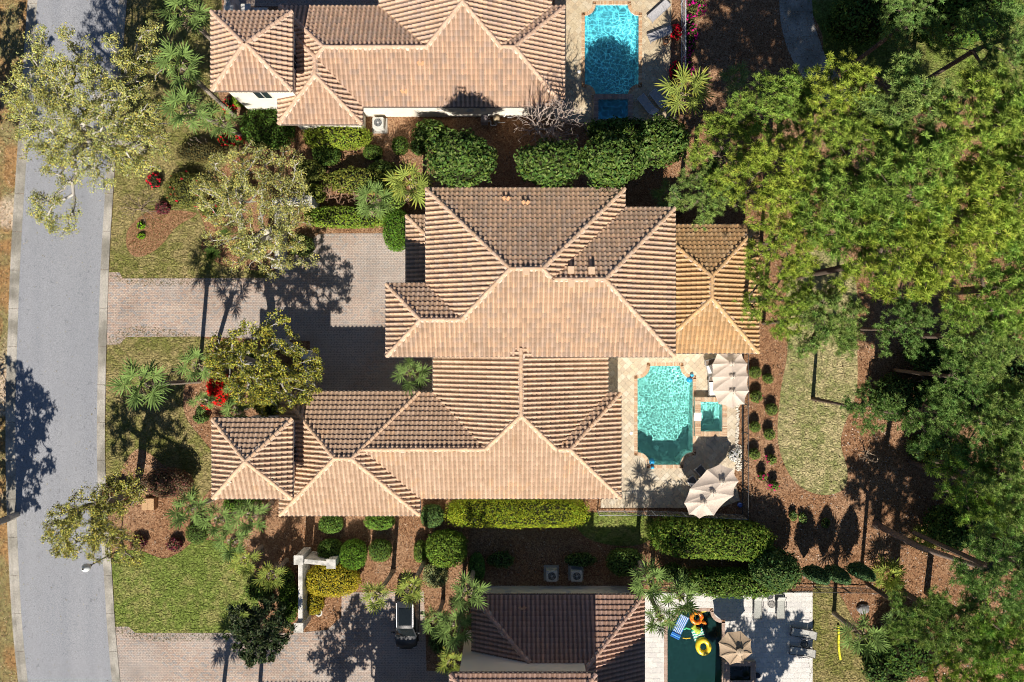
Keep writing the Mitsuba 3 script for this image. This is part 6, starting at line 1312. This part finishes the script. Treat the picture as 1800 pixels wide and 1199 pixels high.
for s in (-1, 1):
    P = [(1.08, s * .84, zb), (-1.98, s * .84, zb), (-1.60, s * .645, zr - .06), (.30, s * .645, zr - .05)]
    cq('side_window', *(P if s < 0 else P[::-1]), 'car_glass', (0, s * .03, 0))
    for a, b in (((1.12, .82), (.30, .635)), ((-1.62, .635), (-2.02, .80))): m = MB(); m.bar((a[0], s * a[1], zb if a[0] > 0 else zr - .05), (b[0], s * b[1], zr - .04 if a[0] > 0 else zb), .09, .06); place(m, M).put(numbered(key + '__pillar'), 'car_paint', color=False)
    m = MB(); m.bar((.20, s * .645, zr + .03), (-1.55, s * .64, zr + .02), .04, .05); place(m, M).put(numbered(key + '__roof_rail'), 'chrome', color=False)
    m = MB(); ic = trimesh.creation.icosphere(2); m.add(ic.vertices * [.09, .13, .09] + [.82, s * 1.03, 1.06], ic.faces); m.bar((.84, s * .86, 1.0), (.83, s * 1.0, 1.04), .05, .04); place(m, M).put(numbered(key + '__mirror'), 'car_paint', smooth=True, color=False)
    m = MB(); m.add(ic.vertices * [.16, .17, .07] + [1.93, s * .60, .76], ic.faces, (.55, .58, .6)); place(m, M).put(numbered(key + '__headlight'), 'glossy', smooth=True)
    for x in (1.36, -1.36):
        m = MB(); v, f = lathe([(.20, -.11), (.33, -.11), (.355, -.07), (.355, .07), (.33, .11), (.20, .11)], 26); R = np.array([[1, 0, 0], [0, 0, 1], [0, -1, 0]]); m.add(v @ R.T + [x, s * .81, .355], f, (.02, .02, .02)); wk = numbered(key + '__wheel'); place(m, M).put(wk, 'painted')
        m = MB(); v, f = lathe([(.0, .06), (.2, .09), (.21, .10)], 20); m.add((v @ R.T) * [1, s, 1] + [x, s * .84, .355], f, (.4, .4, .42)); place(m, M).put(wk + '__rim', 'painted')
m = MB(); m.add(*quadgrid((.10, .48, zr + .035), (.10, -.48, zr + .035), (-1.15, -.48, zr + .03), (-1.15, .48, zr + .03), 4, (0, 0, .02))); place(m, M).put(key + '__glass_roof', 'car_glass', smooth=True, color=False)
for s in (-.35, .25): m = MB(); m.bar((1.16, s - .3, zb + .05), (1.08, s + .28, zb + .09), .03, .02); place(m, M).put(numbered(key + '__wiper'), 'metal_dark', color=False)
m = MB(); m.box((.80, .08, 1.245), (.93, .24, 1.25), (.85, .42, .06)); place(m, M); m.v = [v + [0, 0, .0] for v in m.v]; m.put(key + '__permit_card', 'painted')
m = MB(); m.bar((2.155, -.4, .62), (2.155, .4, .62), .06, .14, (.03, .03, .03)); place(m, M).put(key + '__front_grille', 'painted')

# ---- white garden walls with posts
def garden_wall(label, runs, posts, h=2.0, thick=0.27):
    key = thing('garden_wall', label, 'wall')
    for (ax, ay), (bx, by) in runs:
        a, b = W(ax, ay, 0), W(bx, by, 0); m = MB(); m.bar(a + [0, 0, h / 2], b + [0, 0, h / 2], thick, h); m.put(numbered(key + '__wall'), 'white_wall', color=False)
        m = MB(); m.bar(a + [0, 0, h + .045], b + [0, 0, h + .045], thick + .07, .08); m.put(numbered(key + '__capstone'), 'white_wall', color=False)
    for x, y in posts:
        p = W(x, y, 0); m = MB(); m.box(p + [-.29, -.29, 0], p + [.29, .29, h + .25]); m.box(p + [-.36, -.36, h + .25], p + [.36, .36, h + .34]); m.put(numbered(key + '__post'), 'white_wall', color=False)
k1 = 1 - 2.0 / H
def unl(x, y, h=2.05): k = (H - h) / H; return (900 + (x - 900) * k, 600 + (y - 600) * k)
garden_wall('white L-shaped garden wall with square posts beside the golden shrub', [(unl(528, 992), unl(528, 1096)), (unl(535, 987), unl(577, 991))], [unl(525, 985, 2.3), unl(582, 992, 2.3), unl(525, 1104, 2.3)])
garden_wall('white garden wall with end post under the pale-twigged oak', [(unl(487, 372), unl(487, 455)), (unl(487, 352), unl(532, 352))], [unl(485, 464, 2.3), unl(540, 352, 2.3), unl(487, 360, 2.3)])
garden_wall('white courtyard wall in shade behind the rounded oak', [(unl(537, 632), unl(537, 690)), (unl(493, 604), unl(530, 622))], [unl(486, 603, 2.3), unl(537, 624, 2.3)])
garden_wall('white wall at the top edge beside the north tower', [(unl(400, -20), unl(402, 14)), (unl(440, 18), unl(470, 18))], [unl(402, 18, 2.3), unl(432, 16, 2.3)])

# ---- iron fences
def fence(label, pts, h, col, lattice=False):
    key = thing('fence', label, 'fence'); pk = MB(); P = [W(x, y, 0) for x, y in pts]
    for a, b in zip(P[:-1], P[1:]):
        L = np.linalg.norm(b - a); n = max(1, int(round(L / 2.2)))
        for i in range(n + 1): p = a + (b - a) * i / n; m = MB(); m.box(p + [-.035, -.035, 0], p + [.035, .035, h + .06], col); m.put(numbered(key + '__post'), 'painted')
        for z in (h, .18): m = MB(); m.bar(a + [0, 0, z], b + [0, 0, z], .05, .04, col); m.put(numbered(key + '__rail'), 'painted')
        k = int(L / .115)
        for i in range(k): p = a + (b - a) * (i + .5) / k; pk.bar(p + [0, 0, .18], p + [0, 0, h], .02, .02, col)
    pk.put(key + '__pickets', 'painted'); tag(key + '__pickets', kind='stuff')
fence('black iron picket fence along the east side of the cream patio', [(1304, 612), (1304, 905)], 1.5, (.05, .055, .06))
fence('picket fence with pale top rail south of the cream patio', [(1050, 898), (1145, 898), (1304, 905)], 1.5, (.30, .31, .31))
fence('white picket fence behind the north pool flower bed', [(1197, -40), (1197, 155)], 1.5, (.55, .58, .62))
fence('dark fence along the north side of the white pool deck', [(1145, 1032), (1430, 1031), (1530, 1033)], 1.3, (.035, .035, .035))
key = thing('pool_noodle', 'long yellow foam noodle lying on the turf right of the white deck', 'pool noodle'); m = MB(); Pn = [W(x, y, .12) for x, y in ((1474, 1100), (1474.5, 1115), (1474, 1130), (1475, 1146), (1477.5, 1160))]
for a, b in zip(Pn[:-1], Pn[1:]): m.tube(a, b, .09, None, 10, (.72, .66, .04))
m.put(key, 'painted', smooth=40)
key = thing('toy_ball', 'blue ball in the dark bed at the end of the slanted parasol', 'ball'); ic = trimesh.creation.icosphere(3); m = MB(); m.add(ic.vertices * .2 + W(1299, 887, 0) + [0, 0, .2], ic.faces, (.08, .16, .5)); m.put(key, 'glossy', smooth=True)
key = thing('pool_bag', 'small dark bag on the white deck below the beige parasol', 'bag'); ic = trimesh.creation.icosphere(3); v = ic.vertices * [.26, .2, .2]; v[:, 2] = np.maximum(v[:, 2], -.14); m = MB(); m.add(v * (1 + .12 * (meshkit.noise(v * 9)[:, None] - .5)) + W(1330, 1186, 0) + [0, 0, Z_DECK + .14], ic.faces, (.03, .035, .06)); m.put(key, 'painted', smooth=True)

# ================================================================ SMALL LITTER ON THE GROUND
def scatter(name, label, n, region, rng, size, cols, z=0.012, bsdf='chips', aspect=.5, tilt=.35, exclude=None):
    pts = []
    x0, y0, x1, y1 = region.bounds
    while len(pts) < n:
        q = np.column_stack([rng.uniform(x0, x1, n), rng.uniform(y0, y1, n)]); ok = shapely.contains_xy(region, q[:, 0], q[:, 1]); pts += list(q[ok])
    p = np.column_stack([np.array(pts[:n]), z + rng.uniform(0, .02, n)]); ci = rng.integers(0, len(cols), n)
    m = MB(); m.add(*leaf_quads(p, np.array([0, 0, 1.0]) + rng.normal(0, tilt, (n, 3)), size * rng.uniform(.4, 1.3, n), np.asarray(cols)[ci] * rng.uniform(.7, 1.3, (n, 1)), rng, aspect))
    tag(m.put(numbered(name), bsdf), label, kind='stuff')
lr = np.random.default_rng(97)
lawn_u = unary_union([g for g, _ in lawn_polys])
built = unary_union([D1, D2, D3, R1, R2, R3, HOLES.buffer(.4), ROAD, lawn_u, main_foot, unary_union([box(r[0], r[2], r[1], r[3]) for r in south_rects + n_rects + s_rects + rear_rects])])
view = box(*W(150, 1220)[:2], *W(1830, -20)[:2]).difference(Polygon(Wp(np.vstack([LE - [400, 0], RE[::-1]]))))
beds = view.difference(built)
scatter('mulch_chips', 'bark chips and pine straw scattered over the mulch beds', 60000, beds, lr, .085, [(.30, .16, .09), (.20, .10, .055), (.42, .28, .17), (.13, .065, .035), (.36, .22, .13), (.52, .42, .32)], aspect=.32)
scatter('white_flakes', 'small pale wood flakes lying on the mulch under the pines', 900, beds.intersection(box(*W(1400, 1199)[:2], *W(1800, 700)[:2])), lr, .07, [(.62, .56, .5), (.55, .5, .44)], z=.02)
scatter('pine_cones', 'dark pine cones dropped on lawn and mulch at the right', 260, box(*W(1320, 1100)[:2], *W(1700, 560)[:2]).difference(built.difference(lawn_u)), lr, .08, [(.05, .035, .025), (.08, .05, .035)], z=.035, aspect=.7)
scatter('fallen_leaves', 'dry leaves scattered on the verge left of the road', 9000, Polygon(Wp(np.vstack([LE - [1, 0], (LE - [120, 0])[::-1]]))).intersection(box(-45, -30, 45, 30)), lr, .07, [(.38, .24, .12), (.26, .15, .07), (.48, .36, .24), (.20, .17, .08)], z=.02)
scatter('road_leaves', 'a few leaves lying on the road and gutters', 500, ROAD.intersection(box(-45, -30, 45, 30)), lr, .05, [(.30, .26, .12), (.20, .17, .10), (.4, .34, .2)], z=.012)
for g, mt in lawn_polys:
    q = g.intersection(view); 
    if q.area < 1: continue
    cols = {'lawn_dry': [(.30, .25, .11), (.17, .18, .05), (.36, .31, .16), (.14, .155, .04)], 'lawn_green': [(.16, .215, .045), (.20, .23, .06), (.26, .26, .10), (.13, .18, .04)], 'lawn_pale': [(.46, .41, .25), (.30, .30, .13), (.40, .36, .19), (.22, .24, .09)]}[mt]
    scatter('grass', 'short turf blades', int(q.area * 130), q, lr, .07, cols, z=.03, aspect=.14, tilt=.5)
peb = Polygon(Wp([(1294, 712), (1299, 712), (1297, 800), (1292, 800)])).union(Polygon(Wp([(1288, 788), (1302, 782), (1304, 826), (1294, 830)])))
m = MB(); ic = trimesh.creation.icosphere(1)
for i in range(260):
    b = peb.bounds
    while True:
        x, y = lr.uniform(b[0], b[2]), lr.uniform(b[1], b[3])
        if peb.contains(Point(x, y)): break
    s = lr.uniform(.04, .10); m.add(ic.vertices * [s, s * lr.uniform(.6, 1), s * .6] + [x, y, Z_DECK + s * .3], ic.faces, np.array((.62, .58, .50)) * lr.uniform(.7, 1.2))
m.put('pebbles', 'painted', smooth=True); tag('pebbles', 'white pebble border along the east edge of the cream patio', kind='stuff')
